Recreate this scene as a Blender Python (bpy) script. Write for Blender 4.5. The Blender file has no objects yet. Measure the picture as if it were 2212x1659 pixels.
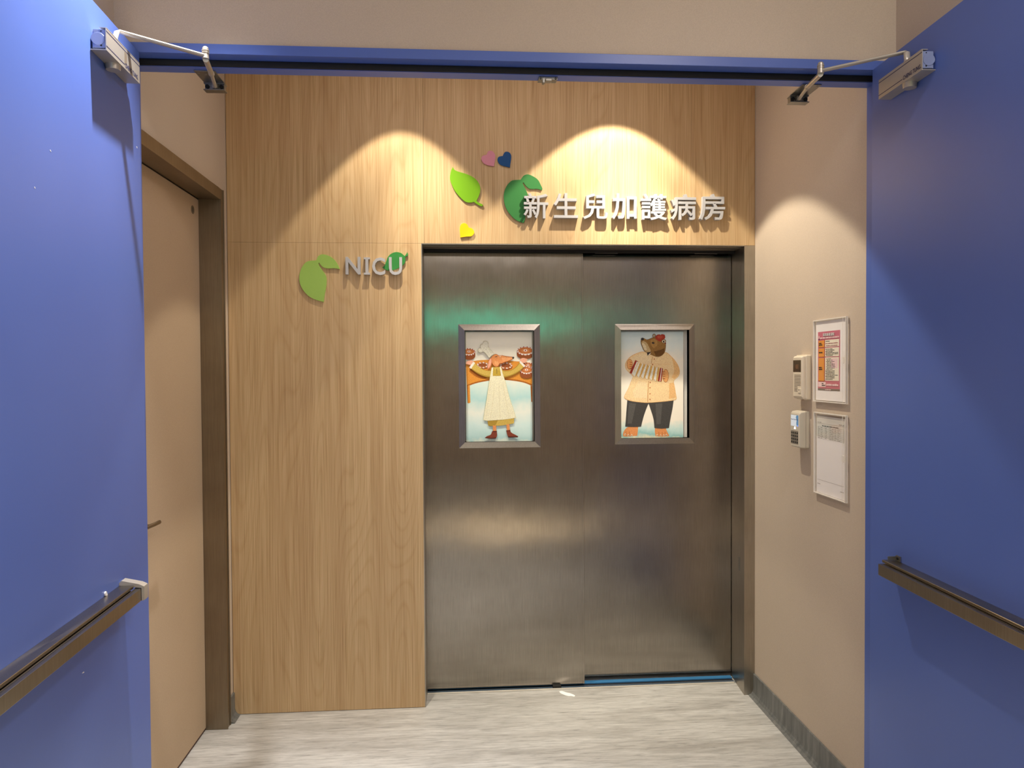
import bpy, bmesh, math, random
from mathutils import Vector, Matrix
R = math.radians
rnd = random.Random(7)
scene = bpy.context.scene
COL = scene.collection

# ------------------------------------------------------------------ camera
cam_d = bpy.data.cameras.new('camera')
cam = bpy.data.objects.new('camera', cam_d); COL.objects.link(cam)
cam_d.sensor_fit = 'HORIZONTAL'; cam_d.sensor_width = 36.0
cam_d.lens = 1557.75 / 2212.0 * 36.0
cam_d.clip_start = 0.02

def cam_axes(yaw, pitch, roll):
    f = Vector((math.sin(yaw), math.cos(yaw), 0)); r = Vector((math.cos(yaw), -math.sin(yaw), 0)); u = Vector((0, 0, 1))
    f, u = f * math.cos(pitch) + u * math.sin(pitch), u * math.cos(pitch) - f * math.sin(pitch)
    r, u = r * math.cos(roll) + u * math.sin(roll), u * math.cos(roll) - r * math.sin(roll)
    return r, u, f
_r, _u, _f = cam_axes(0.0705, -0.0201, -0.0058)
M = Matrix((_r, _u, -_f)).transposed().to_4x4()
M.translation = Vector((1.0232, -3.2655, 1.5321))
cam.matrix_world = M
scene.camera = cam

# ------------------------------------------------------------------ view, world, lights
scene.view_settings.view_transform = 'Standard'
scene.view_settings.look = 'None'
scene.view_settings.gamma = 1.0
scene.view_settings.use_curve_mapping = False
scene.view_settings.exposure = 0.1
scene.cycles.use_denoising = True
scene.cycles.use_adaptive_sampling = True
scene.cycles.adaptive_threshold = 0.03
scene.cycles.max_bounces = 8
scene.cycles.diffuse_bounces = 5
scene.cycles.glossy_bounces = 4
scene.cycles.transparent_max_bounces = 12
scene.cycles.sample_clamp_indirect = 4.0

world = bpy.data.worlds.new('world'); scene.world = world
world.use_nodes = True
world.node_tree.nodes['Background'].inputs[0].default_value = (0.5, 0.47, 0.43, 1)
world.node_tree.nodes['Background'].inputs[1].default_value = 0.05

def spot(name, loc, target, watts, col, angle, blend, radius):
    d = bpy.data.lights.new(name, 'SPOT'); o = bpy.data.objects.new(name, d); COL.objects.link(o)
    d.energy = watts; d.color = col; d.spot_size = R(angle); d.spot_blend = blend; d.shadow_soft_size = radius
    o.location = loc
    o.rotation_euler = (Vector(target) - Vector(loc)).to_track_quat('-Z', 'Y').to_euler()
    return o

def area(name, loc, sx, sy, watts, col):
    d = bpy.data.lights.new(name, 'AREA'); o = bpy.data.objects.new(name, d); COL.objects.link(o)
    d.shape = 'RECTANGLE'; d.size = sx; d.size_y = sy; d.energy = watts; d.color = col
    o.location = loc
    return o

WARM = (1.0, 0.89, 0.70)
NEUT = (1.0, 0.92, 0.89)
# two recessed downlights of the vestibule, with added beams to brighten the posters
spot('vestibule_downlight_light', (0.765, -0.28, 2.985), (0.765, -0.28, 0), 46, WARM, 73, 0.14, 0.016)
spot('poster_fill_beam', (0.765, -0.28, 2.985), (1.12, 0.10, 0.9), 80, WARM, 46, 1.0, 0.016)
spot('vestibule_downlight_light', (1.72, -0.31, 2.985), (1.72, -0.31, 0), 94, WARM, 85, 0.12, 0.016)
spot('poster_fill_beam', (1.72, -0.31, 2.985), (1.92, 0.14, 0.9), 105, WARM, 46, 1.0, 0.016)
# corridor side: a small downlight beside the blue leaf and the ceiling panels of the corridor
spot('corridor_downlight_light', (0.33, -1.385, 3.26), (0.33, -1.72, 0), 360, (1, 0.95, 0.92), 66, 0.85, 0.02)
spot('corridor_downlight_light', (1.45, -3.42, 3.26), (1.45, -3.42, 0), 2000, (1, 0.78, 0.52), 24, 0.5, 0.03)
area('vestibule_fill_light', (1.2, -0.62, 2.98), 1.5, 0.4, 4.5, NEUT)  # added fill without a fixture, lifts the dim upper vestibule
area('corridor_panel_light', (1.21, -4.3, 3.27), 1.2, 0.6, 14, NEUT)
area('corridor_square_light', (2.0, -2.6, 3.27), 0.3, 0.3, 20, NEUT)
area('corridor_panel_light', (1.21, -6.1, 3.27), 1.2, 0.6, 32, NEUT)

# ------------------------------------------------------------------ materials
def lin(c):
    return tuple(((v / 255) / 12.92 if v / 255 <= 0.04045 else ((v / 255 + 0.055) / 1.055) ** 2.4) for v in c) + (1.0,)

def new_mat(name):
    m = bpy.data.materials.new(name); m.use_nodes = True
    nt = m.node_tree; b = nt.nodes['Principled BSDF']
    return m, nt, b

def nd(nt, typ, **kw):
    n = nt.nodes.new(typ)
    for k, v in kw.items(): setattr(n, k, v)
    return n

def coords(nt, scale=(1, 1, 1), rot=(0, 0, 0)):
    tc = nd(nt, 'ShaderNodeTexCoord'); mp = nd(nt, 'ShaderNodeMapping')
    mp.inputs['Scale'].default_value = scale; mp.inputs['Rotation'].default_value = rot
    nt.links.new(tc.outputs['Object'], mp.inputs['Vector'])
    return mp.outputs['Vector']

def noise(nt, vec, scale, detail=3, rough=0.5, dist=0.0):
    n = nd(nt, 'ShaderNodeTexNoise'); n.inputs['Scale'].default_value = scale; n.inputs['Detail'].default_value = detail
    n.inputs['Roughness'].default_value = rough; n.inputs['Distortion'].default_value = dist
    nt.links.new(vec, n.inputs['Vector']); return n.outputs['Fac']

def ramp(nt, fac, stops):
    n = nd(nt, 'ShaderNodeValToRGB'); cr = n.color_ramp
    while len(cr.elements) > len(stops): cr.elements.remove(cr.elements[-1])
    while len(cr.elements) < len(stops): cr.elements.new(0.5)
    for e, (p, c) in zip(cr.elements, stops):
        e.position = p; e.color = c if len(c) == 4 else lin(c)
    nt.links.new(fac, n.inputs['Fac']); return n.outputs['Color']

def mixc(nt, fac, a, b, typ='MIX'):
    n = nd(nt, 'ShaderNodeMix', data_type='RGBA', blend_type=typ)
    for s, v in ((0, fac), (6, a), (7, b)):
        if hasattr(v, 'is_linked') or isinstance(v, bpy.types.NodeSocket): nt.links.new(v, n.inputs[s])
        else: n.inputs[s].default_value = v
    return n.outputs[2]

def bump(nt, b, h, strength, dist=0.01):
    n = nd(nt, 'ShaderNodeBump'); n.inputs['Strength'].default_value = strength; n.inputs['Distance'].default_value = dist
    nt.links.new(h, n.inputs['Height']); nt.links.new(n.outputs['Normal'], b.inputs['Normal'])

def plain(name, col, rough=0.5, metal=0.0, var=0.06, scale=18.0, bmp=0.0, spec=None):
    m, nt, b = new_mat(name)
    c = lin(col); v = coords(nt)
    n = noise(nt, v, scale, 3)
    lo = tuple(x * (1 - var) for x in c[:3]) + (1,); hi = tuple(min(1, x * (1 + var)) for x in c[:3]) + (1,)
    nt.links.new(ramp(nt, n, [(0.3, lo), (0.7, hi)]), b.inputs['Base Color'])
    b.inputs['Roughness'].default_value = rough; b.inputs['Metallic'].default_value = metal
    if spec is not None: b.inputs['Specular IOR Level'].default_value = spec
    if bmp: bump(nt, b, noise(nt, v, scale * 8, 2), bmp, 0.002)
    return m

def emis(name, col, strength):
    m, nt, b = new_mat(name)
    b.inputs['Base Color'].default_value = lin(col); b.inputs['Emission Color'].default_value = lin(col)
    b.inputs['Emission Strength'].default_value = strength; return m

def make_wood():
    m, nt, b = new_mat('oak_laminate')
    v1 = coords(nt, (1, 1, 0.010)); n1 = noise(nt, v1, 230, 4, 0.6)
    v2 = coords(nt, (1, 1, 0.02)); n2 = noise(nt, v2, 22, 3, 0.55, 0.2)
    # cathedral figure: contours of a stretched noise
    v3 = coords(nt, (1, 1, 0.09)); n3 = noise(nt, v3, 4.2, 1, 0.4, 0.1)
    mm = nd(nt, 'ShaderNodeMath', operation='MULTIPLY'); mm.inputs[1].default_value = 34; nt.links.new(n3, mm.inputs[0])
    fr = nd(nt, 'ShaderNodeMath', operation='FRACT'); nt.links.new(mm.outputs[0], fr.inputs[0])
    c1 = ramp(nt, n1, [(0.30, (184, 154, 112)), (0.46, (205, 176, 134)), (0.62, (216, 189, 149))])
    c2 = ramp(nt, n2, [(0.35, (200, 172, 140)), (0.65, (255, 252, 246))])
    c3 = ramp(nt, fr.outputs[0], [(0.0, (232, 218, 200)), (0.22, (255, 255, 255)), (0.85, (250, 246, 240)), (1.0, (228, 212, 192))])
    c = mixc(nt, 0.28, c1, c2, 'MULTIPLY'); c = mixc(nt, 0.35, c, c3, 'MULTIPLY')
    nt.links.new(c, b.inputs['Base Color'])
    b.inputs['Roughness'].default_value = 0.55; b.inputs['Specular IOR Level'].default_value = 0.3
    bump(nt, b, n1, 0.12, 0.001)
    return m

def make_wall(name, col, bs=0.25):
    m, nt, b = new_mat(name)
    v = coords(nt); c = lin(col)
    n = noise(nt, v, 2.2, 2); n2 = noise(nt, v, 420, 2)
    lo = tuple(x * 0.95 for x in c[:3]) + (1,)
    nt.links.new(mixc(nt, 0.12, ramp(nt, n, [(0.35, lo), (0.65, c)]), ramp(nt, n2, [(0.35, (150, 140, 130)), (0.65, (255, 255, 255))]), 'MULTIPLY'), b.inputs['Base Color'])
    b.inputs['Roughness'].default_value = 0.8; b.inputs['Specular IOR Level'].default_value = 0.2
    bump(nt, b, n2, bs, 0.0012)
    return m

def make_floor():
    m, nt, b = new_mat('streaked_vinyl')
    v = coords(nt, (0.10, 1, 1)); n1 = noise(nt, v, 95, 6, 0.7, 0.5)
    v2 = coords(nt, (0.16, 1, 1)); n2 = noise(nt, v2, 11, 4, 0.6, 0.5)
    c1 = ramp(nt, n1, [(0.26, (130, 130, 129)), (0.40, (174, 174, 171)), (0.54, (193, 193, 190)), (0.75, (209, 208, 204))])
    c2 = ramp(nt, n2, [(0.33, (206, 203, 200)), (0.6, (255, 255, 255))])
    nt.links.new(mixc(nt, 0.75, c1, c2, 'MULTIPLY'), b.inputs['Base Color'])
    b.inputs['Roughness'].default_value = 0.42; b.inputs['Specular IOR Level'].default_value = 0.35
    return m

def make_base():
    m, nt, b = new_mat('grey_vinyl_skirting')
    v = coords(nt, (1, 1, 0.12)); n1 = noise(nt, v, 45, 4, 0.6, 0.3)
    nt.links.new(ramp(nt, n1, [(0.3, (84, 87, 87)), (0.6, (112, 114, 112)), (0.8, (142, 142, 138))]), b.inputs['Base Color'])
    b.inputs['Roughness'].default_value = 0.4
    return m

def make_steel(name, col, rough=0.3, aniso=0.75, wave=0.06, smudge=0.1):
    m, nt, b = new_mat(name)
    v = coords(nt, (1, 1, 0.02)); n1 = noise(nt, v, 420, 3, 0.6)
    v2 = coords(nt, (1, 1, 0.55)); n2 = noise(nt, v2, 3.2, 3, 0.55)
    c = lin(col); lo = tuple(x * 0.8 for x in c[:3]) + (1,)
    base = ramp(nt, n1, [(0.3, lo), (0.7, c)])
    sm = ramp(nt, noise(nt, coords(nt), 5.0, 4, 0.6), [(0.35, (190, 182, 172)), (0.65, (255, 255, 255))])
    nt.links.new(mixc(nt, 0.25, base, sm, 'MULTIPLY'), b.inputs['Base Color'])
    b.inputs['Metallic'].default_value = 1.0; b.inputs['Anisotropic'].default_value = aniso
    mr = nd(nt, 'ShaderNodeMapRange'); mr.inputs['To Min'].default_value = rough - smudge; mr.inputs['To Max'].default_value = rough + smudge
    nt.links.new(noise(nt, coords(nt), 2.6, 4, 0.6), mr.inputs['Value']); nt.links.new(mr.outputs[0], b.inputs['Roughness'])
    tg = nd(nt, 'ShaderNodeTangent', direction_type='RADIAL', axis='Z'); nt.links.new(tg.outputs[0], b.inputs['Tangent'])
    bump(nt, b, n2, wave, 0.05)
    return m

def make_blue():
    m, nt, b = new_mat('blue_paint')
    v = coords(nt); n = noise(nt, v, 1.6, 2); n2 = noise(nt, v, 260, 2)
    nt.links.new(ramp(nt, n, [(0.3, (80, 106, 182)), (0.7, (86, 112, 188))]), b.inputs['Base Color'])
    b.inputs['Roughness'].default_value = 0.36; b.inputs['Specular IOR Level'].default_value = 0.45
    bump(nt, b, n2, 0.05, 0.001)
    return m

def make_clear(name, refl=0.10, tint=(250, 250, 248)):
    m, nt, b = new_mat(name); nt.nodes.remove(b)
    out = nt.nodes['Material Output']
    tr = nd(nt, 'ShaderNodeBsdfTransparent'); tr.inputs[0].default_value = lin(tint)
    gl = nd(nt, 'ShaderNodeBsdfGlossy'); gl.inputs['Roughness'].default_value = 0.06
    fr = nd(nt, 'ShaderNodeLayerWeight'); fr.inputs['Blend'].default_value = 0.12
    ad = nd(nt, 'ShaderNodeMath', operation='MULTIPLY_ADD'); ad.inputs[1].default_value = 0.12; ad.inputs[2].default_value = refl - 0.04
    nt.links.new(fr.outputs['Facing'], ad.inputs[0])
    mx = nd(nt, 'ShaderNodeMixShader'); nt.links.new(ad.outputs[0], mx.inputs[0]); nt.links.new(tr.outputs[0], mx.inputs[1]); nt.links.new(gl.outputs[0], mx.inputs[2])
    nt.links.new(mx.outputs[0], out.inputs['Surface']); return m

def make_print(name, col, var=0.16, scale=260.0):
    return plain(name, col, 0.75, 0, var, scale, 0, 0.2)

def make_paper(name, stops, z0, z1):
    """printed paper: a pale wash, or painted-in shade, that changes with the height on the sheet"""
    m, nt, b = new_mat(name)
    tc = nd(nt, 'ShaderNodeTexCoord'); sp = nd(nt, 'ShaderNodeSeparateXYZ'); nt.links.new(tc.outputs['Object'], sp.inputs[0])
    n = noise(nt, tc.outputs['Object'], 9, 4, 0.6)
    mr = nd(nt, 'ShaderNodeMapRange'); mr.inputs['From Min'].default_value = z0; mr.inputs['From Max'].default_value = z1
    nt.links.new(sp.outputs['Z'], mr.inputs['Value'])
    ad = nd(nt, 'ShaderNodeMath', operation='MULTIPLY_ADD'); ad.inputs[1].default_value = 0.22; nt.links.new(n, ad.inputs[0])
    sb = nd(nt, 'ShaderNodeMath', operation='SUBTRACT'); sb.inputs[1].default_value = 0.11
    nt.links.new(mr.outputs[0], ad.inputs[2]); nt.links.new(ad.outputs[0], sb.inputs[0])
    nt.links.new(ramp(nt, sb.outputs[0], stops), b.inputs['Base Color'])
    b.inputs['Roughness'].default_value = 0.7; b.inputs['Specular IOR Level'].default_value = 0.2
    return m

WOOD = make_wood()
WALL = make_wall('beige_wallcovering', (206, 191, 173))
CEIL = make_wall('ceiling_paint', (214, 205, 194), 0.1)
FLOOR = make_floor()
BASE = make_base()
STEEL = make_steel('brushed_steel', (168, 161, 152), 0.21, 0.88, 0.05, 0.04)
STEELF = make_steel('steel_frame', (188, 180, 168), 0.34, 0.5, 0.02)
BRONZE = make_steel('door_frame_steel', (160, 146, 126), 0.42, 0.4, 0.02)
BLUE = make_blue()
BLACK = plain('black_rubber', (10, 10, 11), 0.6, 0, 0.1)
DARK = plain('dark_gap', (22, 19, 17), 0.7)
DOORP = make_wall('door_laminate', (192, 170, 144), 0.08)
SILVER = plain('silver_sign_paint', (186, 186, 189), 0.5, 0.0, 0.03)
SILVER2 = plain('silver_paint', (186, 180, 170), 0.4, 0.55, 0.03)
ALU = plain('cast_aluminium', (172, 166, 156), 0.38, 0.8, 0.05)
ZINC = plain('zinc_plated_steel', (150, 148, 142), 0.35, 0.9, 0.06)
TRACK = plain('track_blue_sheen', (84, 160, 222), 0.22, 0.45, 0.04)  # blue light from under the doors put into the metal colour
TRACK2 = plain('track_lip', (226, 220, 208), 0.4, 0.3, 0.04)
GLASS = make_clear('window_glass', 0.05)
ACRYL = make_clear('clear_acrylic', 0.05, (255, 255, 255))
ACRYE = plain('acrylic_edge', (236, 230, 220), 0.2, 0, 0.02)
IVORY = plain('ivory_plastic', (226, 214, 192), 0.45, 0, 0.02)
IVORY2 = plain('warm_grey_plastic', (176, 164, 146), 0.45, 0, 0.03)
GREYP = plain('light_grey_plastic', (206, 198, 180), 0.42, 0, 0.03)
GREYP2 = plain('grey_plastic_side', (142, 130, 116), 0.45, 0, 0.03)
LENS = plain('dark_camera_window', (52, 44, 36), 0.12, 0, 0.2, 60)
SLOT = plain('speaker_slot', (96, 84, 70), 0.7)
KEYM = plain('key_black', (38, 36, 34), 0.3)
KEYP = plain('key_panel', (150, 144, 132), 0.4, 0.3)
SCREEN = emis('lit_screen', (206, 216, 226), 0.35)
SCREENB = emis('lit_screen_blue', (84, 128, 168), 0.4)
LED = emis('white_led', (235, 240, 255), 3.0)
LEDB = emis('blue_led', (120, 130, 255), 1.5)
INK = plain('black_ink', (46, 40, 38), 0.7)
INKN = plain('navy_ink', (36, 40, 84), 0.6)
WHITEP = plain('white_paper', (246, 242, 240), 0.7, 0, 0.02)
CHIP = plain('bare_white_chip', (226, 226, 228), 0.7)
TEAL = emis('teal_sign_light', (40, 190, 160), 12.0)

# ------------------------------------------------------------------ mesh helpers
def box(bm, x0, x1, y0, y1, z0, z1, bev=0.0, T=None, mi=0):
    x0, x1 = min(x0, x1), max(x0, x1); y0, y1 = min(y0, y1), max(y0, y1); z0, z1 = min(z0, z1), max(z0, z1)
    vs = [bm.verts.new((x, y, z)) for x in (x0, x1) for y in (y0, y1) for z in (z0, z1)]
    fs = [bm.faces.new([vs[i] for i in q]) for q in ((0, 1, 3, 2), (4, 6, 7, 5), (0, 4, 5, 1), (2, 3, 7, 6), (0, 2, 6, 4), (1, 5, 7, 3))]
    geo = vs
    if bev:
        es = list({e for f in fs for e in f.edges})
        r = bmesh.ops.bevel(bm, geom=es, offset=bev, segments=2, affect='EDGES', profile=0.5)
        geo = list({v for f in r['faces'] for v in f.verts} | {v for v in vs if v.is_valid})
        fs = list({f for v in geo for f in v.link_faces})
    for f in fs: f.material_index = mi
    if T:
        for v in geo: v.co = Vector(T(*v.co))
    return geo

def quad(bm, pts, mi=0):
    f = bm.faces.new([bm.verts.new(p) for p in pts]); f.material_index = mi; return f

def cyl(bm, p0, p1, r0, r1=None, n=24, mi=0, caps=True):
    p0, p1 = Vector(p0), Vector(p1); r1 = r0 if r1 is None else r1
    d = (p1 - p0).normalized(); a = d.orthogonal().normalized(); b = d.cross(a)
    A, B = [], []
    for i in range(n):
        t = 2 * math.pi * i / n; o = a * math.cos(t) + b * math.sin(t)
        A.append(bm.verts.new(p0 + o * r0)); B.append(bm.verts.new(p1 + o * r1))
    fs = [bm.faces.new((A[i], A[(i + 1) % n], B[(i + 1) % n], B[i])) for i in range(n)]
    if caps: fs += [bm.faces.new(A[::-1]), bm.faces.new(B)]
    for f in fs: f.material_index = mi

def tube(bm, pts, w, h, n=20):
    """flat-oval bar swept along points: w wide (level), h high"""
    pts = [Vector(p) for p in pts]; rings = []
    for i, p in enumerate(pts):
        d = (pts[min(i + 1, len(pts) - 1)] - pts[max(i - 1, 0)]).normalized()
        s = d.cross(Vector((0, 0, 1)))
        s = s.normalized() if s.length > 1e-4 else Vector((1, 0, 0))
        u = s.cross(d).normalized()
        rings.append([bm.verts.new(p + s * (math.cos(2 * math.pi * k / n) * w / 2) + u * (math.sin(2 * math.pi * k / n) * h / 2)) for k in range(n)])
    for a, b in zip(rings, rings[1:]):
        for k in range(n): bm.faces.new((a[k], a[(k + 1) % n], b[(k + 1) % n], b[k]))
    bm.faces.new(rings[0][::-1]); bm.faces.new(rings[-1])

def prism(bm, poly, f3, h0, h1, mi=0):
    """extrude a 2-D outline between heights h0 and h1; f3(a, b, h) -> world"""
    A = [bm.verts.new(f3(a, b, h0)) for a, b in poly]; B = [bm.verts.new(f3(a, b, h1)) for a, b in poly]
    n = len(poly); fs = [bm.faces.new((A[i], A[(i + 1) % n], B[(i + 1) % n], B[i])) for i in range(n)]
    fs += [bm.faces.new(A[::-1]), bm.faces.new(B)]
    for f in fs: f.material_index = mi

def smooth(pts, corner=50, sub=4, closed=True):
    """Catmull-Rom through an outline, keeping sharp corners"""
    n = len(pts); out = []
    P = [Vector((p[0], p[1], 0)) for p in pts]
    def sharp(i):
        a = P[i] - P[i - 1]; b = P[(i + 1) % n] - P[i]
        return a.length > 0 and b.length > 0 and math.degrees(a.angle(b)) > corner
    S = [sharp(i) for i in range(n)]
    for i in range(n):
        p1, p2 = P[i], P[(i + 1) % n]
        p0 = P[i - 1] if not S[i] else p1; p3 = P[(i + 2) % n] if not S[(i + 1) % n] else p2
        for k in range(sub):
            t = k / sub
            q = 0.5 * ((2 * p1) + (p2 - p0) * t + (2 * p0 - 5 * p1 + 4 * p2 - p3) * t * t + (3 * p1 - p0 - 3 * p2 + p3) * t ** 3)
            out.append((q.x, q.y))
    return out

def rrect(x0, x1, y0, y1, r, n=5):
    pts = []
    for cx, cy, a0 in ((x1 - r, y1 - r, 0), (x0 + r, y1 - r, 90), (x0 + r, y0 + r, 180), (x1 - r, y0 + r, 270)):
        for k in range(n + 1):
            a = R(a0 + 90 * k / n); pts.append((cx + r * math.cos(a), cy + r * math.sin(a)))
    return pts

def ell(cx, cy, rx, ry, n=24, rot=0):
    c, s = math.cos(R(rot)), math.sin(R(rot)); o = []
    for k in range(n):
        a = 2 * math.pi * k / n; x, y = rx * math.cos(a), ry * math.sin(a); o.append((cx + x * c - y * s, cy + x * s + y * c))
    return o

def finish(bm, name, mats, loc, parent, recalc=True):
    if recalc: bmesh.ops.recalc_face_normals(bm, faces=bm.faces)
    me = bpy.data.meshes.new(name); bm.to_mesh(me); bm.free()
    me.transform(Matrix.Translation(-Vector(loc)))
    for m in (mats if isinstance(mats, (list, tuple)) else [mats]): me.materials.append(m)
    me.shade_smooth(); me.set_sharp_from_angle(angle=R(21))
    o = bpy.data.objects.new(name, me); COL.objects.link(o)
    if parent is not None: o.parent = parent
    else: o.location = loc
    return o

ROOTLOC = {}
def tag(o, label, cat, group=None, kind=None):
    o['label'] = label; o['category'] = cat
    if group: o['group'] = group
    if kind: o['kind'] = kind
    return o

def thing(name, loc, label, cat, group=None, kind=None):
    o = bpy.data.objects.new(name, None); o.empty_display_size = 0.05; COL.objects.link(o); o.location = loc
    ROOTLOC[o.name] = Vector(loc)
    return tag(o, label, cat, group, kind)

def root_loc(o):
    while o.parent is not None: o = o.parent
    return ROOTLOC.get(o.name, Vector(o.location))

def part(name, bm, mats, parent, label=None):
    o = finish(bm, name, mats, root_loc(parent), parent)
    if label: o['label'] = label
    return o

def single(name, bm, mats, label, cat, group=None, kind=None, loc=None):
    bm.verts.ensure_lookup_table()
    if loc is None:
        xs = [v.co for v in bm.verts]; loc = ((min(v.x for v in xs) + max(v.x for v in xs)) / 2, (min(v.y for v in xs) + max(v.y for v in xs)) / 2, min(v.z for v in xs))
    o = finish(bm, name, mats, loc, None); ROOTLOC[o.name] = Vector(loc)
    return tag(o, label, cat, group, kind)

def struct(name, boxes, mat, label, cat, bev=0.0):
    bm = bmesh.new()
    for b in boxes: box(bm, *b, bev=bev)
    return single(name, bm, mat, label, cat, kind='structure', loc=(0, 0, 0))

NB = bmesh.new
def bxp(name, parent, mat, *b, bev=0.0, T=None, label=None):
    bm = NB(); box(bm, *b, bev=bev, T=T); return part(name, bm, mat, parent, label)

# glyphs ---------------------------------------------------------------
def glyph_mesh(text, size=1.0, offset=0.0, extrude=0.0, res=3):
    cu = bpy.data.curves.new('glyph', 'FONT'); cu.body = text; cu.size = size; cu.offset = offset; cu.extrude = extrude; cu.resolution_u = res
    o = bpy.data.objects.new('glyph', cu); COL.objects.link(o)
    dg = bpy.context.evaluated_depsgraph_get(); dg.update()
    me = bpy.data.meshes.new_from_object(o.evaluated_get(dg))
    bpy.data.objects.remove(o); bpy.data.curves.remove(cu)
    return me

def glyph_bm(text, x0, x1, y0, y1, f3, offset=0.0, h0=0.0, h1=None, keep=False):
    """text fitted into the rectangle; f3(a, b, h) -> world; flat when h1 is None"""
    me = glyph_mesh(text, 1.0, offset, 0.5 if h1 is not None else 0.0)
    xs = [v.co.x for v in me.vertices]; ys = [v.co.y for v in me.vertices]
    ax, bx, ay, by = min(xs), max(xs), min(ys), max(ys)
    sx = (x1 - x0) / (bx - ax); sy = (y1 - y0) / (by - ay)
    if keep: sx = sy = min(sx, sy)
    for v in me.vertices:
        h = h0 if h1 is None else (h1 if v.co.z > 0 else h0)
        v.co = Vector(f3(x0 + (v.co.x - ax) * sx, y0 + (v.co.y - ay) * sy, h))
    bm = NB(); bm.from_mesh(me); bpy.data.meshes.remove(me)
    return bm

XR = 2.387          # vestibule right wall
XN = 2.4255         # niche right wall on the corridor side
XO = 0.849          # left edge of the sliding-door opening
YF = -1.03          # front of the blue door frame
# ================================================================== THE SETTING
struct('floor', [(-0.2, 2.7, -7.6, 0.5, -0.12, 0.0)], FLOOR, 'pale grey vinyl floor with fine streaks in front of the steel doors', 'floor')
struct('ceiling', [(-0.2, 2.6, -0.94, 0.5, 2.99, 3.1), (-0.2, 2.6, -7.6, -0.90, 3.29, 3.4)], CEIL, 'plain pale ceiling above the doorway', 'ceiling')
struct('wall_left', [(-0.16, 0.0, -7.6, -0.925, 0, 3.3), (-0.16, 0.0, -0.925, -0.10, 2.27, 3.3), (-0.16, 0.0, -0.10, 0.5, 0, 3.3)], WALL,
       'beige side wall around the beige door', 'wall')
struct('wall_right', [(XR, XR + 0.16, -0.94, 0.5, 0, 3.3)], WALL, 'beige side wall carrying the intercom and notices', 'wall')
struct('wall_corridor', [(XN, XN + 0.16, -7.6, -0.94, 0, 3.4)], WALL, 'beige corridor wall behind the darker blue leaf', 'wall')
struct('wall_front', [(-0.1, 2.5, -1.02, -0.93, 2.5115, 3.4)], WALL, 'beige wall above the blue door frame', 'wall')
struct('wall_rear', [(-0.2, 2.7, -7.7, -7.6, 0, 3.4)], WALL, 'beige wall at the far end of the corridor', 'wall')

wb = struct('wall_back', [(0.0005, XO, 0.0185, 0.5, 0, 2.1), (0.0005, XR - 0.0005, 0.0185, 0.14, 2.12, 3.0), (0.0005, XR, 0.34, 0.5, 0, 3.0)], DARK,
            'wood-panelled end wall around the steel sliding doors', 'wall')
bxp('wood_panel', wb, WOOD, 0.002, XO, 0.0, 0.018, 0.002, 2.0997, bev=0.0002)
bxp('wood_panel', wb, WOOD, 0.002, 0.8625, 0.0, 0.018, 2.1003, 2.988, bev=0.0002)
bxp('wood_panel', wb, WOOD, 0.8632, 2.0866, 0.0, 0.018, 2.1003, 2.988, bev=0.0002)
bxp('wood_panel', wb, WOOD, 2.0873, XR - 0.0015, 0.0, 0.018, 2.1003, 2.988, bev=0.0002)

# skirting with a coved foot
def skirting(name, x, s, y0, y1, label):
    bm = NB()
    prof = [(0, 0.101), (0.006, 0.101), (0.0075, 0.099), (0.0075, 0.03), (0.011, 0.016), (0.019, 0.006), (0.032, 0.0008), (0, 0.0008)]
    prism(bm, prof, lambda a, b, h: (x + s * a, h, b), y0, y1)
    single(name, bm, BASE, label, 'skirting', kind='structure', loc=(0, 0, 0))
skirting('baseboard_right', XR, -1, -0.936, -0.0005, 'grey streaked coved skirting under the intercom wall')
skirting('baseboard_left', 0.0, 1, -0.083, -0.0005, 'short grey coved skirting beside the wood panel')

# ------------------------------------------------ steel frame of the sliding doors
tf = thing('trim_1', (1.6, 0, 0), 'brushed steel frame lining the sliding door opening', 'door frame', kind='structure')
bm = NB(); prism(bm, [(2.336, 0.0), (XR - 0.001, 0.0), (XR - 0.001, 0.2), (2.353, 0.2), (2.353, 0.198), (2.336, 0.001)], lambda a, b, h: (a, b, h), 0.001, 2.0995)
j = part('jamb', bm, STEELF, tf)
# strike with its small screws on the inner face of the jamb
bm = NB(); box(bm, 2.341, 2.3435, 0.062, 0.084, 0.566, 0.632, 0.001); part('strike_plate', bm, ZINC, j)
bxp('jamb', tf, STEELF, XO, XO + 0.004, 0.0015, 0.155, 0.001, 2.099)
bm = NB(); box(bm, XO, 2.336, 0.0012, 0.02, 2.0965, 2.1005); box(bm, XO, 2.336, 0.02, 0.14, 2.099, 2.115)
part('lintel', bm, STEELF, tf)
for y0, y1, z in ((0.034, 0.046, 2.094), (0.062, 0.074, 2.095), (0.090, 0.102, 2.094), (0.118, 0.130, 2.096)):
    bxp('lintel_rib', tf, STEELF, XO + 0.004, 2.336, y0, y1, z, 2.0988)
bxp('door_stop', tf, DARK, XO + 0.004, 2.352, 0.141, 0.15, 2.085, 2.12)
for x in (1.67, 2.16):
    bxp('roller_bracket', tf, ZINC, x, x + 0.11, 0.17, 0.18, 2.088, 2.0985)

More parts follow.
